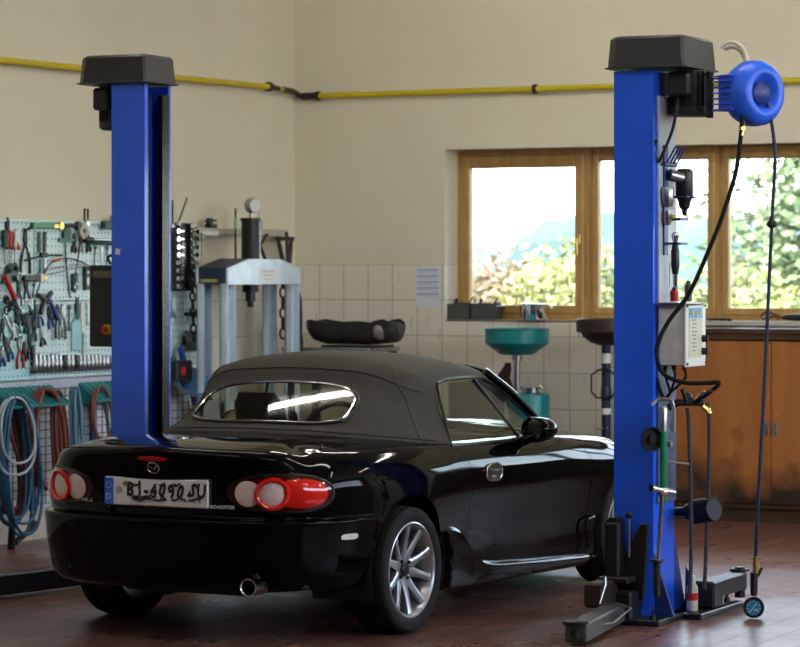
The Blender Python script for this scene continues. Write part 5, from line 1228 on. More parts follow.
# wire mesh under the ledge
WM = (PWX, 15.3, .2)
t = thing('wire_mesh_panel', 'dark wire mesh panel on the white wall behind the hoses', 'mesh panel', WM, R(90)); b = MB()
for k in range(46): x = -1.65 + k * .0735; b.cyl((x, -.012, .02), (x, -.012, .72), .0028, n=5)
b.build('upright_wires', 'darksteel', t); b = MB()
for k in range(15): b.cyl((-1.67, -.018, .02 + k * .05), (1.67, -.018, .02 + k * .05), .0028, n=5)
b.build('cross_wires', 'darksteel', t)
b = MB(); b.box((0, -.002, .36), (3.36, .004, .74)); b.build('backing_sheet', mat('white_sheet', (.74, .76, .77), .6), t)

# ---------------------------------------------------------------- hand tools (local x along the wall, z up, -y out of the wall)
AZ, SA, CA = 0, math.sin(CAM_YAW), math.cos(CAM_YAW)
def lw(px, py, X=-9.60):
    """where the sight line of the photo meets the tool wall"""
    u, v = (px - 400) / FPX, (270 - py) / FPX; t = X / (u * CA - SA); return (X, t * (u * SA + CA), EYE + v * t)
def tool(name, label, cat, px, py, group='hand tools on the pegboard', off=0.):
    p = lw(px, py, -9.624 + off); return thing(name, label, cat, p, R(90), group)
RY = lambda a: Matrix.Rotation(R(a), 4, 'Y')
def pliers(label, px, py, L=.2, grip='red', head='darksteel', tilt=0, spread=12, name='pliers', jaw=.05):
    t = tool(name, label, 'pliers', px, py); g = M[grip] if isinstance(grip, str) else grip
    b = MB(); b.T = RY(tilt)
    for s in (-1, 1): b.prism([(s * .001, 0), (s * .012, -.01), (s * .02, -jaw), (s * .012, -jaw - .03), (s * .002, -jaw - .035)], -.016, -.004, .002)
    b.cyl((0, -.020, -jaw - .015), (0, -.002, -jaw - .015), .011, n=12); b.build('jaws', head, t)
    for s in (-1, 1):
        b = MB(); b.T = RY(tilt); z0 = -jaw - .03
        b.tube(smooth([(s * .008, -.010, z0), (s * (.016 + L * math.tan(R(spread)) * .45), -.010, z0 - (L - jaw) * .4), (s * (.012 + L * math.tan(R(spread)) * .62), -.010, -L)], 5), [.006] * 4 + [.0085] * 7, 8); b.build('grip', g, t)
    return t
def screwdriver(label, px, py, L=.24, grip='red', tilt=0):
    t = tool('screwdriver', label, 'screwdriver', px, py); b = MB(); b.T = RY(tilt); b.lathe([(0, 0), (.008, 0), (.016, -.012), (.017, -.05), (.013, -.075), (.016, -.095), (.009, -.105), (0, -.105)], (0, -.02, 0), n=12); b.build('grip', grip, t)
    b = MB(); b.T = RY(tilt); b.cyl((0, -.02, -.10), (0, -.02, -L), .0042, n=8); b.build('blade', 'steel', t); return t
def bar(name, label, cat, px, py, L, w=.022, mt='steel', tilt=0, endr=0, thick=.01, grip=None, mid=0):
    t = tool(name, label, cat, px, py); b = MB(); b.T = RY(tilt); b.box((0, -.012, -L / 2), (w, thick, L), .003); b.build('bar', mt, t)
    if endr: b = MB(); b.T = RY(tilt); b.cyl((0, -.020, 0), (0, -.004, 0), endr, n=18); b.build('head', mt if grip is None else 'darksteel', t)
    if grip: b = MB(); b.T = RY(tilt); b.box((0, -.012, -L * .72), (w * 1.5, thick * 1.8, L * .55), .005); b.build('grip', grip, t)
    return t
def spanner(label, px, py, L=.18, mt='steel', tilt=0, group='hand tools on the pegboard', off=0.):
    t = tool('spanner', label, 'spanner', px, py, group, off); b = MB(); b.T = RY(tilt); b.box((0, -.010, -L / 2), (L * .075, .007, L * .8), .002); b.build('shank', mt, t)
    b = MB(); b.T = RY(tilt); o = arc(0, -L * .08, L * .095, 60, 360, 12); o = arc(0, -.08 * L, L * .10, 120, 420, 14); b.prism(o + [(.03 * L, -.02 * L), (.03 * L, -.08 * L), (-.03 * L, -.08 * L), (-.03 * L, -.02 * L)], -.015, -.006, 0); b.build('jaw', mt, t)
    b = MB(); b.T = RY(tilt); b.torus((0, -.010, -L * .93), (0, 1, 0), L * .065, L * .025, 16, 6); b.build('ring', mt, t); return t
def hammer(label, px, py, L=.3, grip='darkgreen', tilt=0):
    t = tool('hammer', label, 'hammer', px, py); b = MB(); b.T = RY(tilt); b.box((0, -.025, 0), (.10, .026, .028), .005); b.prism([(-.05, -.012), (-.05, .012), (-.09, .0)], -.036, -.014); b.build('head', 'darksteel', t); b = MB(); b.T = RY(tilt); b.tube([(0, -.025, 0), (0, -.025, -L * .5), (0, -.025, -L)], [.010, .012, .016], 10); b.build('handle', grip, t); return t

# top left: a row of coloured grips
for k, (px, g, lab) in enumerate(((1, 'darkgreen', 'dark green gripped screwdriver at the far left of the pegboard'), (3.5, 'redrubber', 'dull red gripped screwdriver, first red one from the left edge'), (6.5, 'red', 'red gripped screwdriver in the top left row, behind the dull red one'), (9.5, 'redrubber', 'dark red gripped screwdriver in the top left row beside the white one'), (12, 'white', 'white gripped screwdriver at the right of the top left row'))): 
    screwdriver(lab, px, 230 + (k % 2) * 2, .20, g, (-3, 2, -2, 3, 0)[k])
pliers('slim orange-gripped pliers at the top left of the pegboard beside the long pincers', 14, 229, .13, 'orange', 'steel', -8, 6)
pliers('pair of green-handled pliers hanging high at the left edge of the pegboard', 6, 217, .11, 'green', 'darksteel', 0, 10)
pliers('very long dark pincers with splayed legs at the upper left of the pegboard', 24, 229, .27, 'black', 'darksteel', 0, 13, 'pincers', .07)
bar('flat_file', 'slim dark teal bar hanging left of the black one below the green caliper', 'bar', 37.5, 232, .125, .028, 'darkgreen', 0, 0)
bar('flat_file', 'slim black bar hanging right of the dark teal one below the green caliper', 'bar', 43.5, 232, .125, .028, 'black', 2, 0)
t = tool('pipe_cutter', 'green pistol-shaped cutter lying across the top of the pegboard', 'cutter', 39, 226); b = MB(); b.prism([(-.13, -.02), (-.10, .02), (.13, .025), (.13, -.015), (-.08, -.015)], -.035, -.006, .004); b.build('cutter_body', 'green', t); b = MB(); b.box((.17, -.02, .0), (.10, .03, .03), .005); b.cyl((.20, -.04, .004), (.20, -.003, .004), .025, n=16); b.build('cutter_head', 'brass', t); b = MB(); b.tube([(-.12, -.02, -.01), (-.18, -.02, -.03), (-.20, -.02, -.02)], .007, 6); b.build('cutter_handle', 'black', t)
t = tool('ratchet', 'dark ratchet lying across the top of the pegboard beside the cream disc', 'ratchet', 63, 226); b = MB(); b.cyl((-.10, -.02, .0), (.12, -.02, .005), .012, n=10); b.build('shaft', 'darksteel', t); b = MB(); b.cyl((.14, -.035, .005), (.14, -.005, .005), .026, n=16); b.build('ratchet_head', 'black', t)
t = tool('grinding_disc', 'cream grinding disc with a dark hub high on the pegboard', 'disc', 80.5, 231); b = MB(); b.lathe([(.014, -.03), (.052, -.03), (.052, -.018), (.014, -.018)], (0, 0, 0), (0, 1, 0), 28, closed=True); b.build('disc', mat('cream_stone', (.56, .52, .42), .8, noise=.2, scale=30), t); b = MB(); b.cyl((0, -.034, 0), (0, -.004, 0), .016, n=14); b.build('hub', 'black', t)
t = tool('window_scraper', 'small frame-shaped tool standing on the top edge of the pegboard', 'tool', 83.5, 214); b = MB(); b.tube([(-.02, -.02, -.04), (-.02, -.02, .03), (.02, -.02, .03), (.02, -.02, -.04)], .007, 6, True); b.build('frame', 'black', t); b = MB(); b.box((.01, -.02, -.06), (.04, .02, .04), .004); b.build('clamp_foot', 'steel', t)
t = tool('tee_square', 'teal tee-shaped square with a hanging arm in the upper middle of the pegboard', 'square', 64, 240); b = MB(); b.box((0, -.014, 0), (.17, .014, .022), .003); b.build('bar', 'tealhook', t); b = MB(); b.prism([(-.03, .0), (.05, .0), (.055, .05), (.03, .085), (-.01, .08), (-.035, .045)], -.022, -.006, .002); b.build('plate', 'darkgreen', t); b = MB(); b.tube(smooth([(0, -.01, 0), (.005, -.01, -.12), (.03, -.01, -.26), (.055, -.01, -.36)], 5), .005, 6); b.build('arm', 'darkgreen', t)
for k, (px, lab) in enumerate(((73.5, 'dark forked tool hanging left of the cream disc'), (86, 'dark forked tool hanging right of the cream disc'), (79.5, 'steel forked tool hanging just below the cream disc'))): pliers(lab, px, 233, .12, 'black' if k < 2 else 'steel', 'darksteel', (6, -8, 0)[k], 5, 'snips', .04)
t = tool('tap_wrench', 'dark straight tap wrench with two arms in the left middle of the pegboard', 'wrench', 42, 255); b = MB(); b.cyl((-.22, -.018, -.035), (.0, -.018, .0), .006, n=8); b.cyl((0, -.018, 0), (.20, -.018, .0), .007, n=8); b.build('arms', 'darkgreen', t); b = MB(); b.box((-.01, -.018, .0), (.07, .022, .028), .004); b.build('block', 'black', t)
bar('steel_rule', 'narrow teal rule hanging below the tap wrench', 'rule', 38.5, 259, .13, .018, 'tealhook'); bar('steel_rule', 'narrow steel rule hanging beside the teal one below the tap wrench', 'rule', 43, 258, .14, .016, 'steel', 1)
# long flexible wires
for nm, lab, pts, mt in (('pickup_tool', 'long bowed wire tool with an orange joint, arching across the pegboard', [(36, 297), (42, 277), (50, 264), (58, 259.5), (70, 258.5), (82, 262), (95, 269)], 'darksteel'), ('steel_wire', 'thin steel wire running slanted up to the right, the upper one', [(40, 273), (55, 268), (80, 264), (95, 266)], 'steel'), ('steel_wire', 'thin steel wire running slanted up to the right, the lower one', [(42, 276), (60, 272), (80, 267), (92, 265)], 'steel'), ('feeler_wire', 'long thin dark rod hanging from beside the cream disc', [(80, 238), (79, 252), (76, 270), (74.5, 284)], 'darksteel')):
    b = MB(); b.tube(smooth([lw(x, y, -9.585) for x, y in pts], 6), .0045, 6); o = b.build('wire', mt) if False else b.build(nm, mt); tag(o, lab, 'wire', 'hand tools on the pegboard')
    if nm == 'pickup_tool': b = MB(); b.tube([lw(54, 261, -9.582), lw(60.5, 259, -9.582)], .009, 8); b.build('joint', 'orange', o); b = MB(); b.tube([lw(42, 277, -9.582), lw(46, 270, -9.582)], .0065, 6); b.build('sleeve', 'redrubber', o)
t = tool('riveter', 'paddle-shaped dark green tool with holes hanging below the wire tools', 'tool', 73, 279); b = MB(); b.prism([(-.03, .03), (.03, .04), (.035, -.05), (.0, -.09), (-.03, -.06)], -.02, -.006, .003); b.build('paddle', 'darkgreen', t)
for x, z in ((-.01, .01), (.015, -.03), (-.008, -.05)): b = MB(); b.cyl((x, -.022, z), (x, -.018, z), .009, n=12); b.build('rivet', 'white', t)
t = tool('bracket_plate', 'dark green perforated bracket left of the black switch box', 'bracket', 84, 278); b = MB(); b.box((0, -.02, 0), (.05, .02, .15), .004); b.box((.04, -.02, .06), (.09, .02, .03), .004); b.build('plate', 'darkgreen', t); b = MB(); b.ball((.0, -.03, .035), (.012, .004, .012), 10, 6); b.ball((.0, -.03, -.02), (.014, .004, .028), 10, 6); b.build('slot', 'white', t)
t = tool('vice_clamp', 'dark green clamp with steel screws at the upper right of the pegboard', 'clamp', 102, 225); b = MB(); b.box((0, -.03, 0), (.08, .04, .05), .005); b.build('clamp_body', 'darkgreen', t); b = MB(); b.cyl((.07, -.03, -.03), (.07, -.03, .06), .016, n=12); b.cyl((.11, -.03, -.03), (.11, -.03, .06), .012, n=12); b.build('screw', 'steel', t)
t = tool('torque_wrench', 'long steel torque wrench lying level at the upper right of the pegboard', 'wrench', 98, 240); b = MB(); b.cyl((-.16, -.02, 0), (.20, -.02, 0), .011, n=10); b.build('tube', 'steel', t); b = MB(); b.cyl((-.20, -.02, 0), (-.10, -.02, 0), .017, n=12); b.build('grip', 'black', t); b = MB(); b.cyl((-.16, -.018, -.022), (.2, -.018, -.022), .009, n=8); b.build('scale_rod', 'darkgreen', t)
spanner('small green spanner hanging right of the cream disc below the torque wrench', 94, 246, .13, 'darkgreen', 6); spanner('small steel spanner hanging beside the switch box top', 100, 247, .12, 'steel', -4); spanner('small dark spanner hanging close to the left post above the switch box', 106, 246, .15, 'darkgreen', 3)
# middle left cluster
t = tool('gear_puller', 'dark green gear puller with round knobs at the left edge of the pegboard', 'puller', 7, 275); b = MB(); b.prism([(-.09, -.05), (-.02, .06), (.06, .075), (.08, .01), (.05, -.04), (-.02, -.05)], -.035, -.006, .005); b.build('puller_body', 'darkgreen', t)
for x, z in ((-.03, .03), (.04, .04), (.03, -.02)): b = MB(); b.ball((x, -.04, z), (.018, .014, .018), 12, 8); b.build('knob', 'black', t)
b = MB(); b.torus((.10, -.02, -.01), (0, 1, 0), .022, .007, 18, 6); b.build('ring', 'steel', t)
pliers('long dark pincers with white pivot hanging in the left middle of the pegboard', 24.5, 276, .30, 'black', 'darksteel', -4, 12, 'pincers', .05)
pliers('long dark green pliers hanging left of the dark pincers in the left middle', 17.5, 279, .19, 'darkgreen', 'darkgreen', 0, 6)
t = tool('clamp', 'dark block clamp lying level above the long pincers', 'clamp', 27, 278); b = MB(); b.box((0, -.03, 0), (.18, .03, .035), .004); b.build('beam', 'black', t); b = MB(); b.box((.10, -.03, 0), (.035, .04, .05), .004); b.build('jaw', 'white', t); b = MB(); b.box((.14, -.03, 0), (.03, .035, .03), .004); b.build('end_stop', 'brass', t)
t = tool('wrecking_bar', 'bar with a thick bright red grip slanting at the left edge of the pegboard', 'bar', 6, 288.5); b = MB(); b.T = RY(50); b.cyl((-.10, -.03, 0), (.085, -.03, 0), .017, n=14); b.build('grip', 'red', t); b = MB(); b.T = RY(50); b.cyl((.085, -.03, 0), (.16, -.03, 0), .009, n=10); b.build('shaft', 'steel', t)
hammer('small hammer with a dark handle slanting below the red grip', 45, 297, .17, 'bluegrip', -38); hammer('claw hammer with a black handle beside the blue-handled hammer', 41, 299, .10, 'black', 25)
bar('file', 'dark tapered file hanging beside the slanting hammers', 'file', 33, 300, .16, .02, 'darkgreen', -10)
spanner('bright slanting spanner at the left edge low on the pegboard', 2, 311, .20, 'steel', -38); spanner('bright steel spanner slanting below the red grip', 9, 318, .15, 'chrome', -48)
t = tool('snap_ring_cluster', 'tangle of dark steel rings hooked at the left edge of the pegboard', 'rings', 5, 304); b = MB(); rn = random.Random(8)
for k in range(9): b.torus((rn.uniform(-.07, .09), -.02 - .004 * k, rn.uniform(-.04, .03)), (rn.uniform(-.3, .3), 1, rn.uniform(-.3, .3)), rn.uniform(.014, .026), .005, 16, 6)
b.build('rings', 'darksteel', t)
# lower rows of pliers
lows = [(4.5, 337, .15, 'black', 'darksteel', 0, 12, 'black-handled pliers in the bottom left row at the left edge'), (18, 337, .19, 'red', 'steel', -4, 11, 'bright red handled pliers in the bottom left row'), (10, 338, .13, 'bluegrip', 'steel', 3, 8, 'small blue-handled pliers in the bottom row left of the red-handled pair'), (28.5, 333, .16, 'black', 'darksteel', 0, 4, 'closed black pliers in the bottom row right of the red-handled pair'), (37, 303, .15, 'bluegrip', 'steel', -12, 7, 'blue-gripped pliers slanting in the lower middle of the pegboard'), (33.5, 318, .14, 'darkgreen', 'darksteel', 5, 8, 'dark green pliers in the lower middle left of the blue-gripped pair'), (56, 304, .21, 'darkgreen', 'darksteel', -4, 9, 'dark green pliers hanging left of the white-jawed pair'), (61.5, 304, .22, 'steel', 'steel', 0, 9, 'steel-handled pliers with bright jaws in the lower middle'), (25, 312, .13, 'darkgreen', 'darksteel', 0, 5, 'narrow dark green pliers hanging above the red-handled pair'), (14, 303, .12, 'black', 'darksteel', -14, 9, 'short black pliers slanting below the long pincers')]
for px, py, L, g, hd, tl, sp, lab in lows: pliers(lab, px, py, L, g, hd, tl, sp)
t = tool('scraper', 'pale teal paddle-shaped scraper in the lower right of the pegboard', 'scraper', 75, 318); b = MB(); b.prism([(-.012, .06), (.012, .06), (.02, .0), (.055, -.03), (.055, -.20), (-.055, -.20), (-.055, -.03), (-.02, 0)], -.014, -.006, .002); b.build('blade', mat('pale_teal_plastic', (.32, .58, .62), .4), t); b = MB(); b.box((0, -.014, .06), (.03, .02, .14), .004); b.build('handle', 'darkgreen', t)
bar('chisel', 'long white bar hanging left of the black switch box', 'bar', 80, 301, .20, .034, 'white', -2, 0, .016); bar('chisel', 'narrow steel bar hanging below the white one by the switch box', 'bar', 83, 330, .19, .022, 'steel', 2)
bar('file', 'narrow blue-black file hanging beside the closed black pliers', 'file', 31, 345, .16, .026, 'black', -8); bar('file', 'narrow dark green file hanging above the closed black pliers', 'file', 28, 315, .12, .032, 'black', 3)
more = [(1.5, 318, .14, 'black', 'darksteel', 6, 9, 'black pliers cut by the left edge of the photo below the red grip'), (21, 300, .15, 'darkgreen', 'steel', 6, 7, 'green-gripped pliers with bright jaws below the dark block clamp'), (29, 297, .13, 'black', 'steel', -6, 8, 'black-gripped steel pliers right of the dark block clamp'), (12, 322, .11, 'darkgreen', 'steel', 0, 9, 'small green-gripped pliers above the blue-handled pair'), (47, 306, .14, 'bluegrip', 'darksteel', -14, 7, 'dark blue gripped pliers below the slanting hammer'), (40, 325, .13, 'black', 'steel', -10, 7, 'black-gripped pliers in the lower middle below the blue-gripped pair'), (1, 345, .13, 'bluegrip', 'steel', 0, 9, 'blue-gripped pliers at the very bottom left edge'), (23, 341, .12, 'darkgreen', 'darksteel', 2, 5, 'narrow green pliers right of the red-handled pair'), (105, 268, .10, 'darkgreen', 'steel', 0, 8, 'green pliers just above the black switch box')]
for px, py, L, g, hd, tl, sp, lab in more: pliers(lab, px, py, L, g, hd, tl, sp)
for px, py, L, m_, tl, lab in ((16, 318, .13, 'darksteel', -20, 'dark spanner slanting between the small green pliers and the narrow ones'), (36, 333, .14, 'steel', 12, 'bright spanner slanting beside the socket row'), (50, 300, .10, 'darkgreen', -30, 'short green spanner beside the slanting hammer'), (52, 316, .15, 'steel', 0, 'steel spanner left of the dark green pliers in the lower middle'), (68, 305, .16, 'darkgreen', 2, 'dark green spanner left of the pale teal scraper'), (86, 300, .16, 'steel', -3, 'steel spanner beside the black switch box'), (33, 284, .10, 'darksteel', 16, 'short dark spanner below the left end of the tap wrench')): spanner(lab, px, py, L, m_, tl)
# socket rail
t = tool('socket_rail', 'black rail of the socket row at the bottom of the pegboard', 'rail', 74, 369.5, None); b = MB(); b.box((0, -.025, 0), (1.02, .04, .014), .003); b.box((0, -.008, .05), (1.02, .006, .012), .002); b.build('rail_bar', 'black', t)
RZ = t.location
rn = random.Random(2); proto = None
for k in range(22):
    y = RZ[1] - .49 + k * .0465; blk = k in (7, 10)
    h = .10 - .0015 * k + rn.uniform(-.006, .006)
    lab = ('black impact socket standing in the socket row, %s of the two' % ('left' if k == 7 else 'right')) if blk else 'chrome socket standing in the row at the bottom of the pegboard'
    s = thing('socket', lab, 'socket', (RZ[0] + .03, y, RZ[2] + .008), R(90), 'sockets on the black rail')
    b = MB(); b.lathe([(0, 0), (.015, 0), (.017, .004), (.017, h * .55), (.0135, h * .62), (.0135, h), (.009, h), (.009, h - .02), (0, h - .02)], n=14); b.build('socket_body', 'black' if blk else 'steel', s)

# rack of spanners right of the left post
SRP = lw(180.5, 291, -9.58)
sr = thing('spanner_rack', 'tall black plastic spanner rack with white lettering right of the left post', 'rack', SRP, R(90))
b = MB(); b.box((0, -.01, .225), (.20, .02, .45), .006); b.box((.08, -.03, .225), (.03, .03, .45), .004); b.box((-.07, -.03, .225), (.03, .03, .45), .004); b.build('rack_body', 'black', sr)
b = MB(); text_mesh(b, 'DOWIDAT', .07, Matrix.Translation((.0, -.0215, .20)) @ Matrix.Rotation(R(-80), 4, 'Y') @ UP @ Matrix.Diagonal((.75, 1, 1, 1))); b.build('rack_lettering', 'white', sr)
b = MB(); b.box((.085, -.046, .432), (.05, .004, .025)); b.build('rack_label', 'white', sr)
words_ = ['topmost', 'second', 'third', 'fourth', 'fifth', 'sixth', 'seventh', 'eighth']
for k in range(8):
    for s, side in ((1, 'right'), (-1, 'left')):
        t = thing('spanner', '%s spanner from the top in the %s column of the black rack' % (words_[k], side), 'spanner', (SRP[0] + .048, SRP[1] + s * .085, SRP[2] + .395 - k * .052), R(90), 'spanners in the black rack')
        b = MB(); w = .085 - .004 * k; b.box((0, -.006, 0), (w, .008, .016), .003); b.build('shank', 'chrome', t); b = MB(); b.cyl((s * w * .5, -.012, 0), (s * w * .5, 0, 0), .017, n=14); b.build('head', 'chrome', t)
for px0, py0, px1, py1, lab in ((172.5, 226, 172.5, 200, 'thin upright rod above the spanner rack, the vertical one'), (178, 224, 187, 198, 'thin rod leaning to the right above the spanner rack')):
    t = thing('welding_rod', lab, 'rod', lw(px0, py0, -9.55), 0, 'rods above the spanner rack'); q = Vector(lw(px1, py1, -9.55)) - Vector(lw(px0, py0, -9.55)); b = MB(); b.cyl((0, 0, 0), q, .006, n=8); b.build('rod', 'darkgreen', t); b = MB(); b.cyl((0, 0, -.01), q * .08, .016, n=10); b.build('rod_base', 'steel', t)
pliers('small steel pliers hanging right of the spanner rack', 191, 243, .14, 'darkgreen', 'steel', 2, 7); pliers('small dark pliers low beside the chain right of the spanner rack', 192, 262, .12, 'black', 'darksteel', -4, 8)
t = tool('funnel', 'small black funnel pointing out of the pegboard right of the left post', 'funnel', 184, 314, None); b = MB(); b.lathe([(.012, -.01), (.014, -.07), (.062, -.12), (.068, -.125), (.064, -.125), (.01, -.075), (0, -.07)], (0, 0, 0), (-.7, 1, 0), 24); b.build('funnel_cone', 'black', t); b = MB(); b.cyl((0, 0, 0), (.04, -.06, 0), .012, n=10); b.build('funnel_spout', 'darksteel', t)
t = tool('piston_ring_clamp', 'wide grey metal ring sticking out of the pegboard below the black funnel', 'clamp', 182, 341, None); b = MB(); b.lathe([(.068, -.02), (.068, -.16), (.062, -.16), (.062, -.02)], (0, 0, 0), (-.8, 1, 0), 32, closed=True); b.build('ring_band', mat('dull_steel', (.25, .25, .25), .45, .7, noise=.3, scale=20), t); b = MB(); b.cyl((0, .0, 0), (.03, -.04, 0), .03, n=12); b.build('ring_mount', 'darksteel', t)
for k, (px, py, L, g, tl, lab) in enumerate(((172, 300, .12, 'steel', 0, 'short steel pliers low on the strip right of the left post'), (175, 345, .11, 'darkgreen', 20, 'short green pliers below the metal ring clamp'))): pliers(lab, px, py, L, g, 'steel', tl, 9)
t = tool('broom', 'flat blue handle leaning against the wall below the ring clamp', 'broom', 178, 350, None, .08); b = MB(); b.T = RY(-28); b.box((0, -.02, -.45), (.055, .02, .95), .006); b.build('handle', 'bluegrip', t); b = MB(); b.T = RY(-28); b.box((0, -.02, -1.0), (.4, .06, .08), .01); b.build('brush_head', 'black', t)
t = thing('first_aid_case', 'small dark case on the pegboard strip behind the soft top', 'case', lw(176, 371, -9.56), R(90)); b = MB(); b.box((0, -.03, 0), (.20, .08, .14), .01); b.build('case_body', 'black', t); b = MB(); b.box((-.03, -.073, .0), (.06, .004, .05)); b.build('case_label', 'red', t)
t = thing('blue_bag', 'pale blue round shade hanging on the wall just behind the soft top', 'lamp', lw(188, 390, -9.5), R(90)); b = MB(); b.lathe([(0, 0), (.03, -.004), (.10, -.03), (.14, -.075), (.145, -.09), (.13, -.07), (.09, -.02), (0, .01)], (0, 0, 0), (.3, .6, -.9), 30); b.build('bag', mat('sky_blue_plastic', (.16, .42, .62), .4), t); b = MB(); b.cyl((0, 0, 0), (0, .05, .06), .03, n=14); b.build('socket', 'bluedark', t)  # round pale blue bag hanging on the wall, gives no light

# ---------------------------------------------------------------- hose hangers and hoses
def hanger(px, w, lab):
    p = lw(px, 402, -9.60); t = thing('hose_hanger', lab, 'hose hanger', (-9.60, p[1], .80), R(90), 'teal hose hangers under the ledge')
    b = MB(); b.prism([(0, .0), (-.17, .03), (-.17, .045), (-.02, .155), (0, .155)], -w / 2, w / 2, .003, Matrix.Rotation(R(90), 4, 'Z')); h = b.build('hood', 'tealhook', t)
    for k in range(6): b = MB(); b.tube([(-w / 2 + w * (k + .5) / 6, -.028, .148), (-w / 2 + w * (k + .5) / 6, -.172, .046)], .006, 6); b.build('rib', 'tealhook', h)
    b = MB(); b.box((w * .35, -.12, .02), (.06, .004, .05), rot=(.3, 0, 0)); b.build('hanger_label', 'white', h)
    b = MB(); b.box((0, -.012, -.30), (.06, .02, .62), .004); b.build('hanger_post', 'bluedark', t)
    return p[1]
hy = [hanger(3, .30, 'teal hose hanger at the left edge of the photo'), hanger(31, .36, 'middle teal hose hanger, carrying the red hose'), hanger(92, .42, 'right teal hose hanger beside the left post')]
def coil(lab, y, z0, w, h, n, r, mt, seed, x0=-9.46, tail=None):
    rn = random.Random(seed); pts = []
    for k in range(n):
        ww = w * rn.uniform(.82, 1.08); hh = h * rn.uniform(.86, 1.06); sh = rn.uniform(-.03, .03)
        for q in range(20):
            a = 2 * PI * q / 20; xx = x0 + .016 * k * (-1 if k % 2 else 1) * .7 + rn.uniform(-.002, .002); s_ = math.sin(a)
            pts.append((xx + .02 * (1 - math.cos(a)), y + sh * (1 - math.cos(a)) / 2 + ww / 2 * math.copysign(abs(s_) ** .8, s_) * (.75 + .25 * (1 - math.cos(a)) / 2), z0 - hh * (1 - math.cos(a)) / 2))
    if tail: pts += tail
    b = MB(); b.tube(smooth(pts, 2), r, 8); o = b.build('hose_coil', mt); tag(o, lab, 'hose', 'coiled hoses on the teal hangers'); return o
M['bluegrey'] = mat('grey_blue_hose', (.10, .22, .33), .45); M['brownhose'] = mat('brown_red_hose', (.17, .05, .04), .5, noise=.2, scale=15); M['palehose'] = mat('pale_grey_hose', (.42, .48, .52), .45)
Y_ = lambda px: lw(px, 450, -9.46)[1]
coil('blue hose coiled in long loops on the left hanger', Y_(14), .905, .40, .80, 5, .0095, 'bluerubber', 1)
coil('brown-red hose hanging in long loops behind the blue coil on the left hanger', Y_(17), .90, .34, .72, 4, .012, 'brownhose', 2, -9.53, [(-9.5, Y_(30), .42), (-9.5, Y_(40), .36), (-9.5, Y_(48), .38)])
coil('pale grey hose looped loosely over the blue coil on the left hanger', Y_(8), .90, .46, .44, 2, .008, 'palehose', 4, -9.41)
coil('dull red hose hanging in wide loops on the middle hanger', Y_(46), .93, .40, .62, 4, .0125, 'redrubber', 3, -9.47)
coil('brown-red hose hanging in narrow loops at the right of the middle hanger', Y_(61), .91, .15, .55, 3, .012, 'brownhose', 6, -9.50)
coil('blue hose hanging in narrow loops on the right hanger', Y_(71), .93, .10, .50, 3, .010, 'bluegrey', 5, -9.44)
coil('dull red hose loop at the right of the right hanger', Y_(100), .92, .26, .36, 2, .010, 'redrubber', 9, -9.45)
coil('blue hose loop behind the red one on the right hanger by the left post', Y_(103), .91, .18, .46, 2, .010, 'bluegrey', 10, -9.49)
t = thing('hose_gun', 'dark air gun end hanging low below the blue coil', 'air gun', lw(13, 533, -9.45)); b = MB(); b.tube([(0, 0, .12), (0, -.02, -.10), (0, -.02, -.17)], [.018, .024, .02], 10); b.build('gun_barrel', 'black', t); b = MB(); b.tube(smooth([(0, .02, -.06), (0, .10, -.03), (0, .18, .0), (0, .24, .04)], 4), [.018] * 9 + [.024] * 4, 10); b.build('gun_handle', 'darksteel', t)

# ================================================================== outside the windows
M['grass'] = mat('meadow', (.10, .12, .05), .9, noise=.4, scale=2)
b = MB(); b.box((-30, 240, -.55), (700, 440, .1)); struct(b.build('ground', 'grass'))
b = MB()
rn = random.Random(4); rows = []
for i in range(121):
    x = -220 + i * 1.5; hgt = 7.6 + .7 * math.sin((x + 131) * .28) + .4 * math.sin(x * .9) + .2 * math.sin(x * 2.3)
    hgt *= 1 / (1 + math.exp(-(x + 132) * .9)) * .42 + .58
    rows.append([(x, 300, -1), (x, 303, hgt * .6), (x, 312, hgt), (x, 340, hgt * .9), (x, 420, -1)])
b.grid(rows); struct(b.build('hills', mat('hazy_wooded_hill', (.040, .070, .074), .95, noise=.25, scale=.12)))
def leaf_mat(name, c, c2): return mat(name, c, .6, noise=1, scale=2.2, col2=c2)
LM = [leaf_mat('yellow_green_leaves', (.24, .26, .10), (.17, .20, .07)), leaf_mat('green_leaves', (.17, .21, .08), (.12, .16, .06)), leaf_mat('reddish_leaves', (.29, .18, .14), (.24, .22, .11)), leaf_mat('tree_leaves', (.14, .20, .11), (.10, .155, .08))]
def leaves(b, rn, pts, size, n, spread):
    for k in range(n):
        p = Vector(rn.choice(pts)); d = Vector((rn.gauss(0, 1), rn.gauss(0, 1), rn.gauss(0, .8))) * spread; c = p + d
        u = Vector((rn.uniform(-1, 1), rn.uniform(-1, 1), rn.uniform(-.7, .5))).normalized(); v = u.orthogonal().normalized(); w = u.cross(v); v = (v * rn.uniform(-1, 1) + w * rn.uniform(-1, 1)).normalized(); s = size * rn.uniform(.6, 1.3)
        b.add([c, c + u * s * .5 + v * s * .28 + Vector((0, 0, s * .04)), c + u * s, c + u * s * .5 - v * s * .28], [(0, 1, 2, 3)])
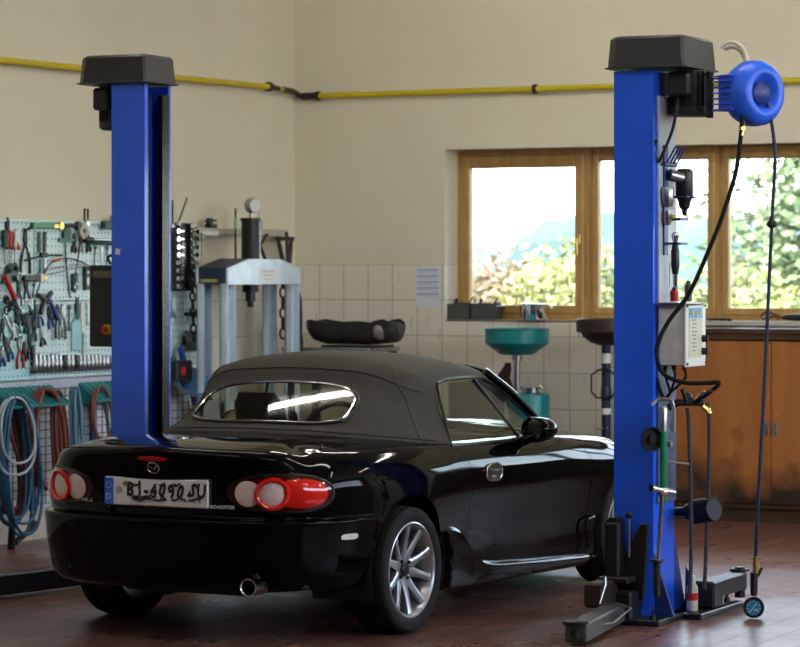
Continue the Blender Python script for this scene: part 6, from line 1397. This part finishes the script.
def shrub(x, y, h, w, mi, seed, label, n=9000):
    rn = random.Random(seed); t = thing('shrub', label, 'shrub', (x, y, -.5), 0, 'shrubs outside the window')
    b = MB(); tips = []
    for k in range(14):
        a = rn.uniform(0, 2 * PI); r = rn.uniform(.1, 1) * w; top = Vector((math.cos(a) * r, math.sin(a) * r * .8, (h + .5) * rn.uniform(.55, 1) * (1 - .25 * (r / w) ** 2)))
        pts = smooth([(0, 0, 0), top * .45 + Vector((rn.uniform(-.1, .1), 0, .15)), top], 4); b.tube(pts, [.03 - .022 * i / (len(pts) - 1) for i in range(len(pts))], 5); tips += [p for p in pts[4:]] + [top * .8]
    b.build('stems', 'bark', t); pts = []
    for k in range(n // 4):
        u = Vector((rn.gauss(0, 1), rn.gauss(0, 1), rn.gauss(0, 1))).normalized() * rn.uniform(.3, 1) ** .5; z = (h + .5) * (.42 + .50 * u.z); pts.append(Vector((u.x * w * 1.1, u.y * w * .9, max(z, .05))))
    b = MB(); leaves(b, rn, pts + tips, .10, n, .12); b.build('foliage', LM[mi], t, angle=180); return t
spec = [(-15.3, 27, 2.05, .8, 0, 'yellow-green shrub seen at the left of the left window pane'), (-14.35, 26.2, 1.85, .7, 2, 'reddish flowering shrub seen left of the middle of the left pane'), (-13.3, 27, 1.95, .8, 0, 'pale yellow-green shrub seen in the middle of the left pane'), (-12.4, 25.6, 2.25, .8, 1, 'taller green shrub seen at the right of the left pane'), (-11.6, 26.6, 2.0, .8, 2, 'reddish shrub seen behind the window mullion'), (-10.6, 26.3, 2.15, .8, 0, 'yellow-green shrub seen at the left of the second pane'), (-9.5, 27.5, 1.9, .9, 1, 'green shrub seen behind the right lift post')]
for k, (x, y, h, w, mi, lab) in enumerate(spec): shrub(x, y, h, w, mi, 20 + k, lab)
def tree(x, y, h, seed, label, n=4200, lean=0, size=.15):
    rn = random.Random(seed); t = thing('tree', label, 'tree', (x, y, -.5), 0, 'trees outside the window'); b = MB(); tips = []
    tr = smooth([(0, 0, 0), (.1 + lean * .3, .05, h * .3), (lean * .7, 0, h * .6), (lean, .1, h)], 6); b.tube(tr, [.14 - .11 * i / (len(tr) - 1) for i in range(len(tr))], 8); b.build('trunk', 'bark', t)
    b = MB()
    for k in range(46):
        f = rn.uniform(.22, 1); s = tr[min(int(f * (len(tr) - 1)), len(tr) - 1)]; a = rn.uniform(0, 2 * PI); L = h * rn.uniform(.25, .5) * (1.15 - .6 * f); d = Vector((math.cos(a) * L, math.sin(a) * L, L * rn.uniform(-.25, .55)))
        pts = smooth([s, s + d * .5 + Vector((0, 0, .12)), s + d], 4); b.tube(pts, [.035 - .027 * i / (len(pts) - 1) for i in range(len(pts))], 5); tips += pts[3:]
        for q in range(2): e = pts[5] + Vector((rn.gauss(0, .4), rn.gauss(0, .4), rn.gauss(0, .3))); b.tube([pts[5], e], .008, 4); tips += [e, (pts[5] + e) / 2]
    b.build('branches', 'bark', t); b = MB(); leaves(b, rn, tips, size, n, .2); b.build('foliage', LM[3], t, angle=180); return t
tree(-9.1, 30, 4.6, 40, 'leafy young tree seen through the second pane beside the right post', 6500); tree(-6.6, 28.5, 5.4, 41, 'spreading leafy tree filling the right window pane', 7500)
for k, (x, y, h, mi, lab) in enumerate(((-8.3, 25.5, 1.75, 0, 'low yellow-green shrub at the foot of the second pane'), (-7.2, 26.3, 1.7, 1, 'low green shrub at the foot of the right pane'), (-6.1, 25.4, 1.65, 0, 'low pale shrub at the lower right corner of the right pane'))): shrub(x, y, h, .8, mi, 60 + k, lab, 6000)
lamps = [(x, y) for x in (-7.35, -4.35, -1.35) for y in (9.7, 12.83, 16.2)]
for x, y in lamps: ceiling_lamp(x, y, 'long white tube lamp hanging from the ceiling', R(-2))
